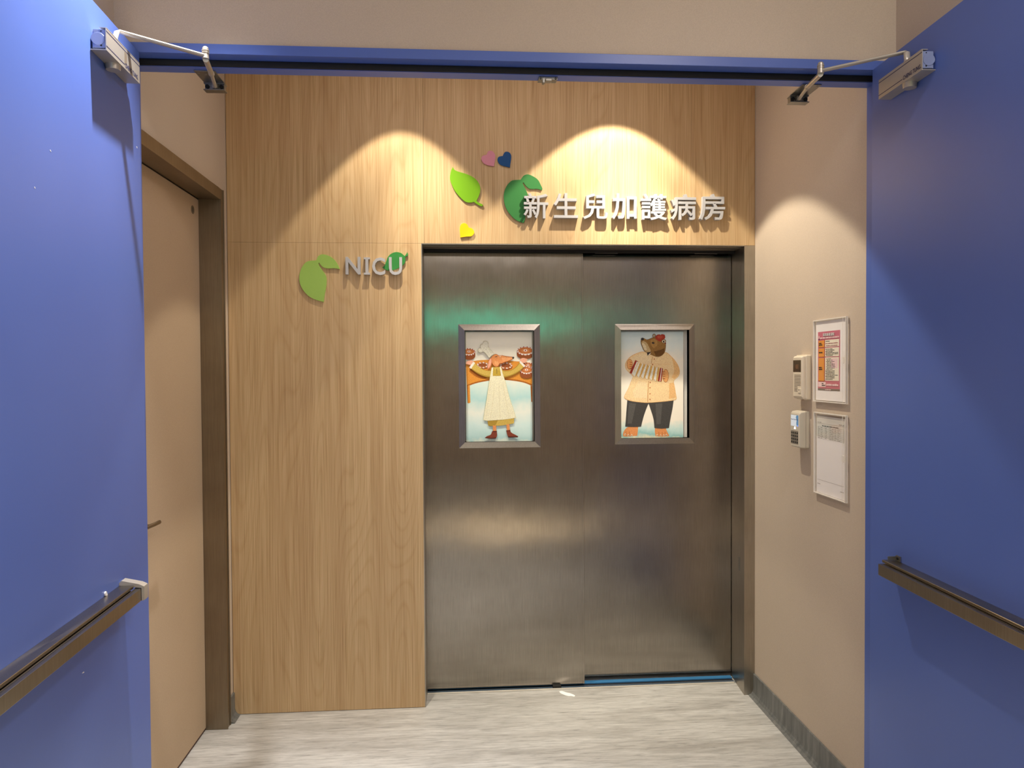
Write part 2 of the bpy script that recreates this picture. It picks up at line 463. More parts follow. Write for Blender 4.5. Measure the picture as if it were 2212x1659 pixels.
tr = thing('trim_2', (1.6, 0.16, 0), 'metal floor track with a painted blue sheen below the sliding doors', 'door track', kind='structure')
bxp('front_lip', tr, TRACK2, XO + 0.005, 2.34, 0.128, 0.1345, 0.0, 0.006, bev=0.001)
bxp('guide_channel', tr, plain('track_channel', (120, 140, 160), 0.25, 0.7, 0.04), XO + 0.005, 2.345, 0.135, 0.158, 0.0, 0.003)
bxp('channel_gap', tr, BLACK, XO + 0.005, 2.345, 0.158, 0.176, 0.0, 0.0015)
bxp('guide_rail', tr, TRACK, XO + 0.005, 2.347, 0.176, 0.203, 0.0, 0.008, bev=0.002)
bxp('floor_guide', tr, BLACK, 1.452, 1.492, 0.136, 0.158, 0.003, 0.014, bev=0.001)

# ------------------------------------------------ steel sliding leaves
def vision_frame(door, x0, x1, z0, z1, yf, w):
    """four mitred strips, a lined recess and a pane"""
    xo = (x0, x1, z0, z1); xi = (x0 + w, x1 - w, z0 + w, z1 - w)
    def strip(a, b, c, d):
        bm = NB()
        # a,b outer corners ; c,d inner corners (x,z)
        o1, o2 = yf - 0.003, yf - 0.010
        A = [(p[0], yf - 0.0002, p[1]) for p in (a, b)] + [(p[0], yf - 0.0002, p[1]) for p in (d, c)]
        Bq = [(a[0], o1, a[1]), (b[0], o1, b[1]), (d[0], o2, d[1]), (c[0], o2, c[1])]
        va = [bm.verts.new(p) for p in A]; vb = [bm.verts.new(p) for p in Bq]
        bm.faces.new(va); bm.faces.new(vb)
        for i in range(4): bm.faces.new((va[i], va[(i + 1) % 4], vb[(i + 1) % 4], vb[i]))
        part('window_bead', bm, STEELF, door)
    X0, X1, Z0, Z1 = xo; x0, x1, z0, z1 = xi
    strip((X0, Z1), (X1, Z1), (x0, z1), (x1, z1)); strip((X1, Z0), (X0, Z0), (x1, z0), (x0, z0))
    strip((X0, Z0), (X0, Z1), (x0, z0), (x0, z1)); strip((X1, Z1), (X1, Z0), (x1, z1), (x1, z0))
    bm = NB(); d = yf + 0.030
    for q in (((x0, yf - .0099, z1), (x1, yf - .0099, z1), (x1, d, z1), (x0, d, z1)), ((x0, yf - .0099, z0), (x1, yf - .0099, z0), (x1, d, z0), (x0, d, z0)),
              ((x0, yf - .0099, z0), (x0, yf - .0099, z1), (x0, d, z1), (x0, d, z0)), ((x1, yf - .0099, z0), (x1, yf - .0099, z1), (x1, d, z1), (x1, d, z0))):
        quad(bm, q)
    part('window_lining', bm, STEELF, door)
    bm = NB(); box(bm, x0, x1, yf + 0.018, yf + 0.022, z0, z1); part('window_pane', bm, GLASS, door)
    return xi

def sliding_leaf(name, x0, x1, yf, th, wx0, wx1, wz0, wz1, w, label, zb=0.012, zt=2.086):
    d = thing(name, ((x0 + x1) / 2, yf, 0), label, 'sliding door', kind='structure')
    ix0, ix1, iz0, iz1 = wx0 + w, wx1 - w, wz0 + w, wz1 - w
    bm = NB(); f, b = yf, yf + th
    # slab with a real opening for the window
    xs = (x0, ix0, ix1, x1); zs = (zb, iz0, iz1, zt)
    def vgrid(y): return [[bm.verts.new((x, y, z)) for z in zs] for x in xs]
    F, Bk = vgrid(f), vgrid(b)
    for i in range(3):
        for k in range(3):
            if i == 1 and k == 1: continue
            for G in (F, Bk): bm.faces.new((G[i][k], G[i + 1][k], G[i + 1][k + 1], G[i][k + 1]))
    for i in range(3):
        for k in (0, 3): bm.faces.new((F[i][k], F[i + 1][k], Bk[i + 1][k], Bk[i][k]))
        for k in (0, 3): bm.faces.new((F[k][i], F[k][i + 1], Bk[k][i + 1], Bk[k][i]))
    for k in (1, 2):
        bm.faces.new((F[1][k], F[2][k], Bk[2][k], Bk[1][k])); bm.faces.new((F[k][1], F[k][2], Bk[k][2], Bk[k][1]))
    part('steel_sheet', bm, STEEL, d)
    vision_frame(d, wx0, wx1, wz0, wz1, yf, w)
    bm = NB(); box(bm, ix0 - 0.004, ix1 + 0.004, yf + 0.026, yf + 0.034, iz0 - 0.004, iz1 + 0.004)
    part('window_backing', bm, WHITEP, d)
    return d
W1 = 0.0288
d2 = sliding_leaf('door_2', 0.80, 1.6061, 0.157, 0.04, 1.012, 1.3998, 1.1602, 1.7469, W1, 'brushed steel sliding leaf with the dog poster in its window', 0.012)
d3 = sliding_leaf('door_3', 1.58, 2.3515, 0.205, 0.04, 1.7704, 2.1666, 1.1635, 1.7503, W1, 'brushed steel sliding leaf with the bear poster in its window', 0.026)
# rounded nosing of the front leaf
bxp('edge_nosing', d2, STEEL, 1.600, 1.6085, 0.1562, 0.197, 0.012, 2.086, bev=0.001)

# ------------------------------------------------ beige door in the left wall
d1 = thing('door_1', (-0.05, -0.5, 0), 'beige flush door in a brown metal frame on the side wall', 'door', kind='structure')
bxp('door_leaf', d1, DOORP, -0.118, -0.073, -0.90, -0.1335, 0.012, 2.2525, bev=0.001)
bm = NB(); box(bm, -0.0725, 0.015, -0.132, -0.090, 0.001, 2.303); box(bm, -0.12, -0.0725, -0.1325, -0.105, 0.001, 2.26)
part('frame_jamb', bm, BRONZE, d1)
bm = NB(); box(bm, -0.0725, 0.0155, -0.92, -0.1325, 2.2565, 2.303); part('frame_head', bm, BRONZE, d1)
bm = NB(); box(bm, 0.0153, 0.0185, -0.097, -0.090, 0.001, 2.303); box(bm, 0.0153, 0.0185, -0.132, -0.128, 0.001, 2.258); part('frame_return', bm, BRONZE, d1)
bxp('shadow_gap', d1, BLACK, -0.1185, -0.0745, -0.1335, -0.1325, 0.01, 2.255)
bxp('shadow_gap', d1, BLACK, -0.1185, -0.0745, -0.90, -0.134, 2.2527, 2.2555)
bxp('bottom_seal', d1, plain('brown_seal', (70, 34, 26), 0.6), -0.112, -0.076, -0.90, -0.1335, 0.001, 0.0115)
bm = NB(); prism(bm, ell(-0.2017, 2.1968, 0.017, 0.017, 28), lambda a, b, h: (h, a, b), -0.073, -0.0715)
stk = part('round_badge', bm, plain('badge_grey', (112, 98, 78), 0.5), d1, 'small round grey badge')
bm = NB()
for zz in (2.203, 2.197, 2.191): box(bm, -0.0715, -0.0712, -0.2065, -0.1995, zz - 0.0018, zz + 0.0018)
part('badge_print', bm, INK, stk)
# lever handle, tip reaching out past the blue leaf
h = NB(); cyl(h, (-0.073, -0.775, 1.012), (-0.028, -0.775, 1.012), 0.009, 0.008); cyl(h, (-0.073, -0.775, 1.012), (-0.067, -0.775, 1.012), 0.026)
hl = part('lever_handle', h, BRONZE, d1)
bm = NB(); tube(bm, [(-0.030, -0.785, 1.010), (-0.028, -0.755, 1.010), (-0.028, -0.72, 1.0085), (-0.029, -0.69, 1.008), (-0.031, -0.676, 1.0065)], 0.012, 0.014); part('lever', bm, BRONZE, hl)

# ------------------------------------------------ blue swing-door frame
bf = thing('trim_3', (1.2, -1.0, 0), 'blue painted door frame spanning the doorway, with a black seal', 'door frame', kind='structure')
bxp('head_casing', bf, BLUE, 0.0, XN, YF, -0.982, 2.4818, 2.512, bev=0.0012)
bxp('head_stop', bf, BLUE, 0.0, 2.4, -0.982, -0.937, 2.461, 2.511)
bxp('head_seal', bf, BLACK, 0.0385, 2.377, -0.9885, -0.9822, 2.4625, 2.4812, bev=0.0015)
bxp('frame_jamb', bf, BLUE, 0.0005, 0.0385, -0.982, -0.937, 0.001, 2.4608)
bxp('frame_jamb', bf, BLUE, 2.377, 2.3865, -0.982, -0.937, 0.001, 2.4608)
bxp('frame_jamb', bf, BLUE, 0.0005, 0.0197, YF, -0.9825, 0.001, 2.481)
bxp('frame_jamb', bf, BLUE, 2.396, XN - 0.0005, YF, -0.937, 0.001, 2.481)
bm = NB(); box(bm, 0.022, 0.036, -0.988, -0.9825, 0.01, 2.462); part('jamb_seal', bm, BLACK, bf)
bm = NB(); box(bm, 2.379, 2.394, -0.988, -0.9825, 0.01, 2.462); part('jamb_seal', bm, BLACK, bf)
# latch keeper under the head
lk = thing('latch_keeper', (1.306, -0.948, 2.461), 'small grey latch keeper screwed under the middle of the blue frame', 'latch')
bm = NB(); box(bm, 1.2765, 1.3365, -0.969, -0.928, 2.4575, 2.4607, 0.0008); box(bm, 1.2765, 1.3365, -0.971, -0.968, 2.4515, 2.4607, 0.0006); part('keeper_plate', bm, ZINC, lk)
bm = NB(); box(bm, 1.2875, 1.2955, -0.974, -0.955, 2.4405, 2.4575, 0.001); part('keeper_tongue', bm, ZINC, lk)
bm = NB(); box(bm, 1.2975, 1.318, -0.972, -0.950, 2.4475, 2.4575, 0.002); part('keeper_block', bm, ALU, lk)
for x in (1.2820, 1.3300):
    bm = NB(); cyl(bm, (x, -0.9725, 2.4555), (x, -0.970, 2.4555), 0.0035, n=20); s = part('screw', bm, BLACK, lk)
    bm = NB(); box(bm, x - 0.0022, x + 0.0022, -0.9732, -0.9725, 2.4549, 2.4561); part('screw_slot', bm, ZINC, s)

# ------------------------------------------------ blue swing leaves with push bars and closers
def leaf_frame(side):
    th = R(3.0 if side == 'L' else 1.8); x0 = 0.078 if side == 'L' else 2.338; s = 1 if side == 'L' else -1
    d = Vector((math.sin(th) * s, -math.cos(th), 0)); n = Vector((math.cos(th) * s, math.sin(th), 0)); p = Vector((x0, -1.035, 0))
    return lambda t, o, z: p + d * t + n * o + Vector((0, 0, z))
TL, TR = leaf_frame('L'), leaf_frame('R')

for nm, T, lab in (('door_4', TL, 'brightly lit blue swing door leaf beside the beige door'), ('door_5', TR, 'darker blue swing door leaf beside the notices')):
    d = thing(nm, tuple(T(0.0, -0.02, 0)), lab, 'door', kind='structure')
    bm = NB(); box(bm, 0.0, 1.13, -0.042, 0.0, 0.010, 2.4795, bev=0.0012, T=T); part('door_leaf', bm, BLUE, d)
    for z in (0.35, 1.25, 2.2):
        bm = NB(); cyl(bm, T(-0.010, -0.047, z - 0.05), T(-0.010, -0.047, z + 0.05), 0.006, n=20); part('hinge', bm, ZINC, d)
    if T is TL:
        for t, z, a, b in ((0.42, 0.80, 0.006, 0.0018), (0.60, 1.93, 0.002, 0.002), (0.53, 2.03, 0.0022, 0.002), (0.03, 2.19, 0.003, 0.0026)):
            bm = NB(); prism(bm, smooth([(t - a, z - b), (t, z - b * .6), (t + a, z + b * .4), (t + a * .4, z + b), (t - a * .7, z + b * .5)], 80), lambda p, q, h: T(p, h, q), 0.0, 0.0004)
            part('paint_chip', bm, CHIP, d)

def push_bar(T, tend, label, cap):
    r = thing('push_bar', tuple(T(0.6, 0.0, 0.905)), label, 'push bar', 'metal push bars on the blue door leaves')
    near = 1.02
    prof = [(0.0004, 0.948), (0.037, 0.948), (0.038, 0.947), (0.038, 0.9405), (0.030, 0.9405), (0.030, 0.912), (0.0004, 0.912)]
    t0 = tend if cap else tend - 0.013
    bm = NB(); prism(bm, prof, lambda a, b, h: T(h, a, b), t0, near); part('base_channel', bm, ALU_BAR, r)
    bm = NB(); box(bm, t0 + 0.002, near, 0.0305, 0.0395, 0.913, 0.934, T=T); part('bar_gap', bm, DARK, r)
    bm = NB(); box(bm, tend, near, 0.0405, 0.0575, 0.9055, 0.9395, bev=0.0009, T=T); part('touch_bar', bm, ALU_BAR, r)
    bm = NB(); box(bm, tend + 0.01, near, 0.0445, 0.0462, 0.9392, 0.9401, T=T); part('touch_bar_groove', bm, DARK, r)
    if cap:
        bm = NB()
        pr = [(0.0004, 0.956), (0.006, 0.962), (0.052, 0.951), (0.0645, 0.9445), (0.0655, 0.940), (0.0655, 0.907), (0.058, 0.905), (0.058, 0.9405), (0.042, 0.9425), (0.0004, 0.949)]
        prism(bm, pr, lambda a, b, h: T(h, a, b), tend - 0.030, tend - 0.002)
        c = part('end_cap', bm, SILVER2, r)
        bm = NB(); box(bm, tend - 0.012, tend - 0.001, 0.0405, 0.0575, 0.906, 0.940, T=T); part('end_cap_recess', bm, BLACK, c)
        bm = NB(); prism(bm, smooth([(0.285, 0.9482), (0.296, 0.9495), (0.299, 0.957), (0.293, 0.9605), (0.288, 0.955)], 80), lambda a, b, h: T(a, h, b), 0.0005, 0.004)
        part('plaster_crumb', bm, CHIP, r)
    else:
        bm = NB(); box(bm, 0.150, 0.172, 0.0004, 0.004, 0.949, 0.965, T=T); box(bm, 0.148, 0.151, 0.0004, 0.028, 0.949, 0.961, T=T)
        b = part('end_bracket', bm, ZINC, r)
        bm = NB(); cyl(bm, T(0.161, 0.004, 0.957), T(0.161, 0.0065, 0.957), 0.0038, n=20); part('screw', bm, BLACK, b)
    return r
ALU_BAR = make_steel('bronze_anodised_bar', (172, 162, 146), 0.30, 0.3, 0.0, 0.05)
push_bar(TL, 0.2075, 'capped metal push bar across the brightly lit blue leaf', True)
push_bar(TR, 0.149, 'metal push bar without end cap across the darker blue leaf', False)

def closer(T, mir, elbow, pin, bend, shx, label):
    r = thing('door_closer', tuple(T(0.22, 0.0, 2.348)), label, 'door closer', 'silver door closers above the doorway')
    t0, t1, zb, zt, of = 0.108, 0.325, 2.3475, 2.402, 0.0395
    # cast body behind the cover
    bm = NB(); box(bm, t0 + 0.004, t1 - 0.006, 0.003, 0.034, zb + 0.004, zt - 0.004, 0.002, T=T); part('body', bm, CLOSER_BLUE, r)
    # end casting facing the corridor
    bm = NB()
    prism(bm, smooth([(0.006, zb + 0.005), (0.0355, zb + 0.005), (0.0355, zt - 0.004), (0.006, zt - 0.004), (0.009, zt - 0.012), (0.003, zt - 0.019), (0.001, zb + 0.027), (0.004, zb + 0.02), (0.009, zb + 0.014)], 60),
          lambda a, b, h: T(h, a, b), t1 - 0.008, t1 - 0.003)
    e = part('end_casting', bm, CLOSER_BLUE, r, 'bluish end casting')
    for a, b, rr in ((0.011, zb + 0.029, 0.0032), (0.030, zb + 0.032, 0.0026), (0.026, zb + 0.011, 0.0024), (0.026, zt - 0.008, 0.0016)):
        bm = NB(); cyl(bm, T(t1 - 0.0035, a, b), T(t1 - 0.0024, a, b), rr, n=20); part('screw', bm, BLACK, e)
    bm = NB(); cyl(bm, T(t1 - 0.0035, 0.019, zb + 0.027), T(t1 - 0.0018, 0.019, zb + 0.027), 0.0165, 0.0155, n=28); part('boss', bm, CLOSER_BLUE, e)
    # C-shaped cover: front plate, bottom plate, top lip
    bm = NB(); box(bm, t0, t1, 0.0375, of, zb, zt, T=T); part('cover_front', bm, SILVER2, r)
    bm = NB(); box(bm, t0, t1, 0.001, of + 0.0003, zb - 0.0018, zb, T=T); part('cover_bottom', bm, SILVER2, r)
    bm = NB(); box(bm, t0, t1 - 0.002, 0.022, of + 0.0003, zt, zt + 0.0016, T=T); part('cover_lip', bm, SILVER2, r)
    bm = NB(); box(bm, t0, t1, of, of + 0.0003, zt - 0.0085, zt - 0.0065, T=T); part('cover_stripe', bm, INKN, r)
    tl = (t0, 0.233) if mir else (0.212, t1)
    bm = NB(); box(bm, tl[0], tl[1], of, of + 0.0003, zb + 0.0085, zb + 0.0105, T=T); part('cover_stripe', bm, INKN, r)
    # maker's lettering along the lower stripe, reading from the viewer's left
    if mir: bm = glyph_bm('CHENG TUNG.', 0.236, 0.321, zb + 0.005, zb + 0.017, lambda a, b, h: T(a, of + 0.0005, b), 0.024)
    else: bm = glyph_bm('CHENG TUNG.', 0.0, 0.088, zb + 0.004, zb + 0.016, lambda a, b, h: T(0.2085 - a, of + 0.0005, b), 0.024)
    part('lettering', bm, INKN, r)
    if not mir:
        bm = NB(); box(bm, 0.196, 0.213, of, of + 0.0002, zb + 0.012, zt - 0.0086, T=T); part('worn_patch', bm, plain('worn_patch', (140, 128, 112), 0.5, 0.4), r)
    # spindle cap under the body, spindle on top
    bm = NB(); cyl(bm, T(0.235, 0.0195, zb - 0.0016), T(0.235, 0.0195, zb - 0.0165), 0.019, 0.0175, n=28); part('spindle_cap', bm, SILVER2, r)
    sp = T(0.222, 0.0195, zt)
    bm = NB(); cyl(bm, sp, T(0.222, 0.0195, zt + 0.014), 0.009, n=20); part('spindle', bm, SILVER2, r)
    # main arm with its crank, elbow knuckle, slim forearm
    b = Vector(bend); e2 = Vector(elbow); s0 = Vector(T(0.222, 0.0195, zt + 0.012))
    pts = [s0, s0 + Vector((0, 0, 0.006)), s0.lerp(b, 0.45) + Vector((0, 0, 0.012)), b]
    for k in range(1, 7): pts.append(b.lerp(e2, k / 6))
    bm = NB(); tube(bm, pts, 0.017, 0.0095); a = part('main_arm', bm, SILVER2, r)
    bm = NB(); cyl(bm, e2 + Vector((0, 0, -0.008)), e2 + Vector((0, 0, 0.022)), 0.0095, 0.0085, n=20)
    for z in (0.008, 0.014): cyl(bm, e2 + Vector((0, 0, z)), e2 + Vector((0, 0, z + 0.002)), 0.0103, n=20)
    cyl(bm, e2 + Vector((0, 0, 0.022)), e2 + Vector((0, 0, 0.026)), 0.0085, 0.005, n=20)
    part('elbow', bm, SILVER2, a)
    p = Vector(pin); m1 = e2.lerp(p, 0.55)
    bm = NB(); cyl(bm, e2 + Vector((0, 0, -0.010)), m1, 0.0078, n=20); fa = part('forearm', bm, SILVER2, r)
    bm = NB(); cyl(bm, m1, m1.lerp(p, 0.06), 0.0088, n=20); cyl(bm, m1, p + Vector((0, 0, -0.004)), 0.0055, n=20); part('forearm_rod', bm, SILVER2, fa)
    # shoe bracket: plate against the frame, shoe with two cheeks
    x0, x1 = shx
    bm = NB(); box(bm, x0, x1, -0.962, -0.866, 2.4575, 2.4606, 0.0006); pl = part('shoe_plate', bm, ZINC, r)
    for x, y in ((x0 + 0.010, -0.948), (x1 - 0.010, -0.948), ((x0 + x1) / 2 + (0.004 if mir else -0.004), -0.936)):
        bm = NB(); cyl(bm, (x, y, 2.4575), (x, y, 2.4565), 0.004, n=20); part('screw', bm, ALU, pl)
    bm = NB(); box(bm, x0 - 0.001, x1 + 0.001, -0.874, -0.846, 2.4545, 2.4572, 0.0006); box(bm, x0 + 0.002, x1 - 0.002, -0.868, -0.848, 2.436, 2.4545)
    box(bm, x0 - 0.001, x1 + 0.001, -0.876, -0.846, 2.4335, 2.4362, 0.0008); sh = part('shoe', bm, ZINC, r)
    for x in (x0 + 0.010, x1 - 0.010):
        bm = NB(); cyl(bm, (x, -0.8685, 2.4455), (x, -0.872, 2.4455), 0.0065, n=20); part('shoe_screw', bm, BLACK, sh)
    bm = NB(); box(bm, p.x - 0.008, p.x + 0.008, -0.8825, -0.868, 2.438, 2.4535, 0.001); part('shoe_pivot', bm, ALU, sh)
CLOSER_BLUE = plain('closer_grey_blue', (134, 146, 182), 0.45, 0.2, 0.05)
closer(TL, False, (0.304, -1.137, 2.43), (0.2445, -0.874, 2.447), (0.113, -1.238, 2.447), (0.208, 0.272), 'silver door closer on the brightly lit leaf beside the beige door')
closer(TR, True, (2.115, -1.137, 2.43), (2.173, -0.874, 2.447), (2.319, -1.239, 2.447), (2.145, 2.209), 'silver door closer on the darker blue leaf beside the notices')

# ================================================================== SIGN ON THE WOOD WALL
YW = 0.0
def cutout(name, pts, col, label, cat, group, th=0.0058, corner=50):
    bm = NB(); prism(bm, smooth(pts, corner, 4), lambda a, b, h: (a, h, b), -0.0003, -th)
    single(name, bm, plain('paint_' + label.split()[0] + '_' + name, col, 0.5, 0, 0.02, 8, 0, 0.3), label, cat, group)
LEAVES = 'painted leaf cutouts on the wood wall'; HEARTS = 'painted heart cutouts on the wood wall'
lime = [(0.9937, 2.4414), (1.0004, 2.4287), (1.0153, 2.4214), (1.0452, 2.4129), (1.072, 2.4028), (1.0929, 2.3896), (1.1078, 2.3719), (1.1152, 2.3511), (1.1135, 2.3272), (1.1059, 2.3061), (1.0977, 2.2917), (1.1042, 2.2852), (1.1252, 2.275), (1.1273, 2.272), (1.1221, 2.2665), (1.1101, 2.2703), (1.0982, 2.2777), (1.0862, 2.2865), (1.0772, 2.284), (1.0622, 2.2833), (1.0473, 2.2876), (1.0294, 2.3023), (1.0057, 2.3289), (0.9909, 2.3556), (0.9816, 2.3793), (0.9805, 2.4001), (0.9855, 2.424)]
dark = [(1.2977, 2.3878), (1.2645, 2.3852), (1.2493, 2.3767), (1.2341, 2.3585), (1.2234, 2.3314), (1.2211, 2.3044), (1.2261, 2.2745), (1.2365, 2.2506), (1.2515, 2.2297), (1.2695, 2.2119), (1.2906, 2.2), (1.3118, 2.1942), (1.3164, 2.2093), (1.3227, 2.2394), (1.332, 2.2816), (1.3306, 2.3146), (1.3247, 2.3356), (1.3157, 2.3535), (1.3097, 2.3654), (1.3067, 2.3744), (1.3113, 2.3759), (1.3203, 2.3625), (1.3339, 2.3507), (1.346, 2.3472), (1.3703, 2.3481), (1.3854, 2.3453), (1.3945, 2.3418), (1.3961, 2.3499), (1.3886, 2.3664), (1.3796, 2.3843), (1.3675, 2.3962), (1.3493, 2.4064), (1.3312, 2.4122), (1.316, 2.409), (1.3069, 2.4014)]
pink = [(1.1598, 2.5154), (1.1718, 2.5132), (1.1808, 2.5029), (1.1843, 2.4895), (1.1821, 2.4715), (1.178, 2.4469), (1.1624, 2.4488), (1.1444, 2.453), (1.1294, 2.4618), (1.1214, 2.4766), (1.1236, 2.4886), (1.1326, 2.4947), (1.1441, 2.4963), (1.1477, 2.5039), (1.1523, 2.5129)]
blue = [(1.2365, 2.5127), (1.2486, 2.5084), (1.2555, 2.4965), (1.2554, 2.4815), (1.2522, 2.4606), (1.2497, 2.4432), (1.2316, 2.4468), (1.2106, 2.4525), (1.1986, 2.4628), (1.1941, 2.4762), (1.1972, 2.4867), (1.2063, 2.4913), (1.2174, 2.493), (1.2214, 2.502), (1.2275, 2.5104)]
yellow = [(1.0436, 2.1904), (1.054, 2.186), (1.06, 2.1771), (1.062, 2.1706), (1.0704, 2.1697), (1.0809, 2.1638), (1.0868, 2.1519), (1.0837, 2.1414), (1.0731, 2.1323), (1.0521, 2.1307), (1.0245, 2.1266), (1.0229, 2.1469), (1.0224, 2.1649), (1.0255, 2.1798), (1.0331, 2.1883)]
pale = [(0.385, 2.021), (0.3535, 2.0175), (0.3371, 2.0077), (0.3218, 1.9855), (0.3133, 1.9578), (0.3122, 1.9329), (0.3182, 1.908), (0.3329, 1.8831), (0.3545, 1.861), (0.3817, 1.8472), (0.4171, 1.8369), (0.4216, 1.8694), (0.4289, 1.9055), (0.4306, 1.9388), (0.4253, 1.9582), (0.4132, 1.9762), (0.3997, 1.9969), (0.3963, 2.0094), (0.3999, 2.0102), (0.4093, 1.997), (0.4215, 1.9887), (0.4407, 1.9855), (0.4626, 1.9867), (0.4886, 1.9829), (0.4833, 1.9973), (0.4739, 2.0139), (0.4603, 2.0291), (0.444, 2.0401), (0.4249, 2.0464), (0.4085, 2.0468), (0.3947, 2.0384), (0.3892, 2.0273)]
small = [(0.6762, 1.9911), (0.6859, 1.9982), (0.693, 2.0149), (0.7001, 2.0345), (0.7113, 2.0485), (0.728, 2.0575), (0.7447, 2.0592), (0.7613, 2.0543), (0.7756, 2.0418), (0.7835, 2.0516), (0.7863, 2.06), (0.7904, 2.0517), (0.789, 2.0433), (0.7773, 2.0376), (0.7791, 2.0237), (0.7748, 2.0097), (0.7608, 1.9957), (0.7385, 1.9844), (0.7162, 1.9782), (0.6996, 1.9787), (0.6858, 1.9842)]
cutout('leaf_cutout', lime, (118, 176, 22), 'lime green leaf cutout with a short stem, above the yellow heart', 'leaf', LEAVES)
cutout('leaf_cutout', dark, (58, 128, 66), 'dark green curled leaf cutout behind the first Chinese character', 'leaf', LEAVES)
cutout('leaf_cutout', pale, (158, 196, 96), 'pale green curled leaf cutout beside the letter N', 'leaf', LEAVES)
cutout('leaf_cutout', small, (56, 138, 66), 'small green leaf cutout behind the letter U', 'leaf', LEAVES)
cutout('heart_cutout', pink, (214, 142, 160), 'pink heart cutout beside the blue heart', 'heart', HEARTS)
cutout('heart_cutout', blue, (8, 74, 132), 'dark blue heart cutout beside the pink heart', 'heart', HEARTS)
cutout('heart_cutout', yellow, (252, 206, 14), 'yellow heart cutout just above the steel door opening', 'heart', HEARTS)

ordn = ['first', 'second', 'third', 'fourth', 'fifth', 'sixth', 'seventh']
chars = [('新', 1.3093, 1.4212, 2.2119, 2.3252), ('生', 1.4456, 1.5563, 2.2155, 2.3268), ('兒', 1.5788, 1.6922, 2.2111, 2.3264), ('加', 1.7116, 1.8257, 2.2111, 2.3279),
         ('護', 1.8451, 1.9664, 2.2092, 2.3282), ('病', 1.9826, 2.1015, 2.2103, 2.3285), ('房', 2.1177, 2.2373, 2.2115, 2.3312)]
for i, (ch, x0, x1, z0, z1) in enumerate(chars):
    front = -0.0205
    def f3(a, b, h):
        if h > 0.5: return (a, front, b)
        return (a, -0.0062 if (ch == '新' and a < 1.372) else -0.0004, b)
    bm = glyph_bm(ch, x0, x1, z0, z1, f3, 0.0125, 0.0, 1.0)
    single('sign_character', bm, SILVER, 'raised silver character %s, %s of the seven above the steel doors' % (ch, ordn[i]), 'letter', 'silver characters above the steel doors')
def serif_i(x0, x1, z0, z1):
    c = (x0 + x1) / 2; s = 0.0062; k = 0.0085
    return [(x0, z0), (x1, z0), (x1, z0 + k), (c + s, z0 + k), (c + s, z1 - k), (x1, z1 - k), (x1, z1), (x0, z1), (x0, z1 - k), (c - s, z1 - k), (c - s, z0 + k), (x0, z0 + k)]
for ch, x0, x1, z0, z1 in (('N', 0.5159, 0.5811, 1.9582, 2.0357), ('I', 0.5962, 0.6224, 1.9575, 2.0339), ('C', 0.6328, 0.6901, 1.9558, 2.0335), ('U', 0.7066, 0.7649, 1.9561, 2.0353)):
    front = -0.0165
    def f3(a, b, h):
        if h > 0.5: return (a, front, b)
        over = (ch == 'U' and b > 1.972) or (ch == 'C' and a > 0.67)
        return (a, -0.0062 if over else -0.0004, b)
    if ch == 'I':
        bm = NB(); prism(bm, serif_i(x0, x1, z0, z1), f3, 0.0, 1.0)
    else: bm = glyph_bm(ch, x0, x1, z0, z1, f3, 0.016, 0.0, 1.0)
    single('sign_letter', bm, SILVER, 'raised silver letter %s of the NICU sign' % ch, 'letter', 'silver NICU letters on the wood wall')

# ================================================================== POSTERS IN THE DOOR WINDOWS
PM = {}
def pm(col, var=0.16):
    k = (col, var)
    if k not in PM: PM[k] = make_print('print_%02x%02x%02x' % col, col, var)
    return PM[k]

def poster(name, yp, X0, Z0, kx, cx0, cy0, cx1, cy1, paper_stops, layers, label):
    fx = lambda a: X0 + (a - cx0) * kx
    fz = lambda b: Z0 - (b - cy0) * kx
    zlo, zhi = fz(cy1), fz(cy0)
    loc = ((fx(cx0) + fx(cx1)) / 2, yp, zlo)
    t = thing(name, loc, label, 'poster', 'animal posters in the door windows')
    bm = NB(); box(bm, fx(cx0), fx(cx1), yp, yp + 0.0008, zlo, zhi)
    part('paper', bm, make_paper('paper_' + label.split()[1], paper_stops, 0.0, zhi - zlo), t)
    bm = NB(); mats = []; h = yp - 0.0001
    for pts, col, sm in layers:
        m = pm(col) if not isinstance(col, bpy.types.Material) else col
        if m not in mats: mats.append(m)
        if sm: pts = smooth(pts, 62, 4)
        pts = [(min(max(a, cx0), cx1), min(max(b, cy0), cy1)) for a, b in pts]
        vs = [bm.verts.new((fx(a), h, fz(b))) for a, b in pts]
        f = bm.faces.new(vs); f.material_index = mats.index(m); h -= 0.00003
        f.normal_update()
        if f.normal.y > 0: f.normal_flip()
    bmesh.ops.triangulate(bm, faces=bm.faces)
    me = bpy.data.meshes.new('print'); bm.to_mesh(me); bm.free(); me.transform(Matrix.Translation(-Vector(loc)))
    for m in mats: me.materials.append(m)
    o = bpy.data.objects.new('print', me); COL.objects.link(o); o.parent = t
    return t

def line(pts, w):
    """thin stroke as an outline"""
    L, Rr = [], []
    for i, p in enumerate(pts):
        a = Vector(pts[max(i - 1, 0)]); b = Vector(pts[min(i + 1, len(pts) - 1)]); d = (b - a).normalized(); n = Vector((-d.y, d.x)) * w / 2
        L.append((p[0] + n.x, p[1] + n.y)); Rr.append((p[0] - n.x, p[1] - n.y))
    return L + Rr[::-1]

OR, ORD, BRN, BRNL, ICE, RED = (226, 152, 62), (176, 104, 40), (150, 84, 46), (196, 118, 66), (246, 236, 224), (166, 44, 38)
OL, OLD, AP, APS, FL, FLD, BOOT, PNK = (208, 178, 88), (178, 146, 60), (240, 236, 206), (212, 206, 160), (226, 150, 92), (176, 98, 52), (134, 66, 48), (238, 178, 150)
dog = []
A = lambda pts, col, sm=True: dog.append((pts, col, sm))
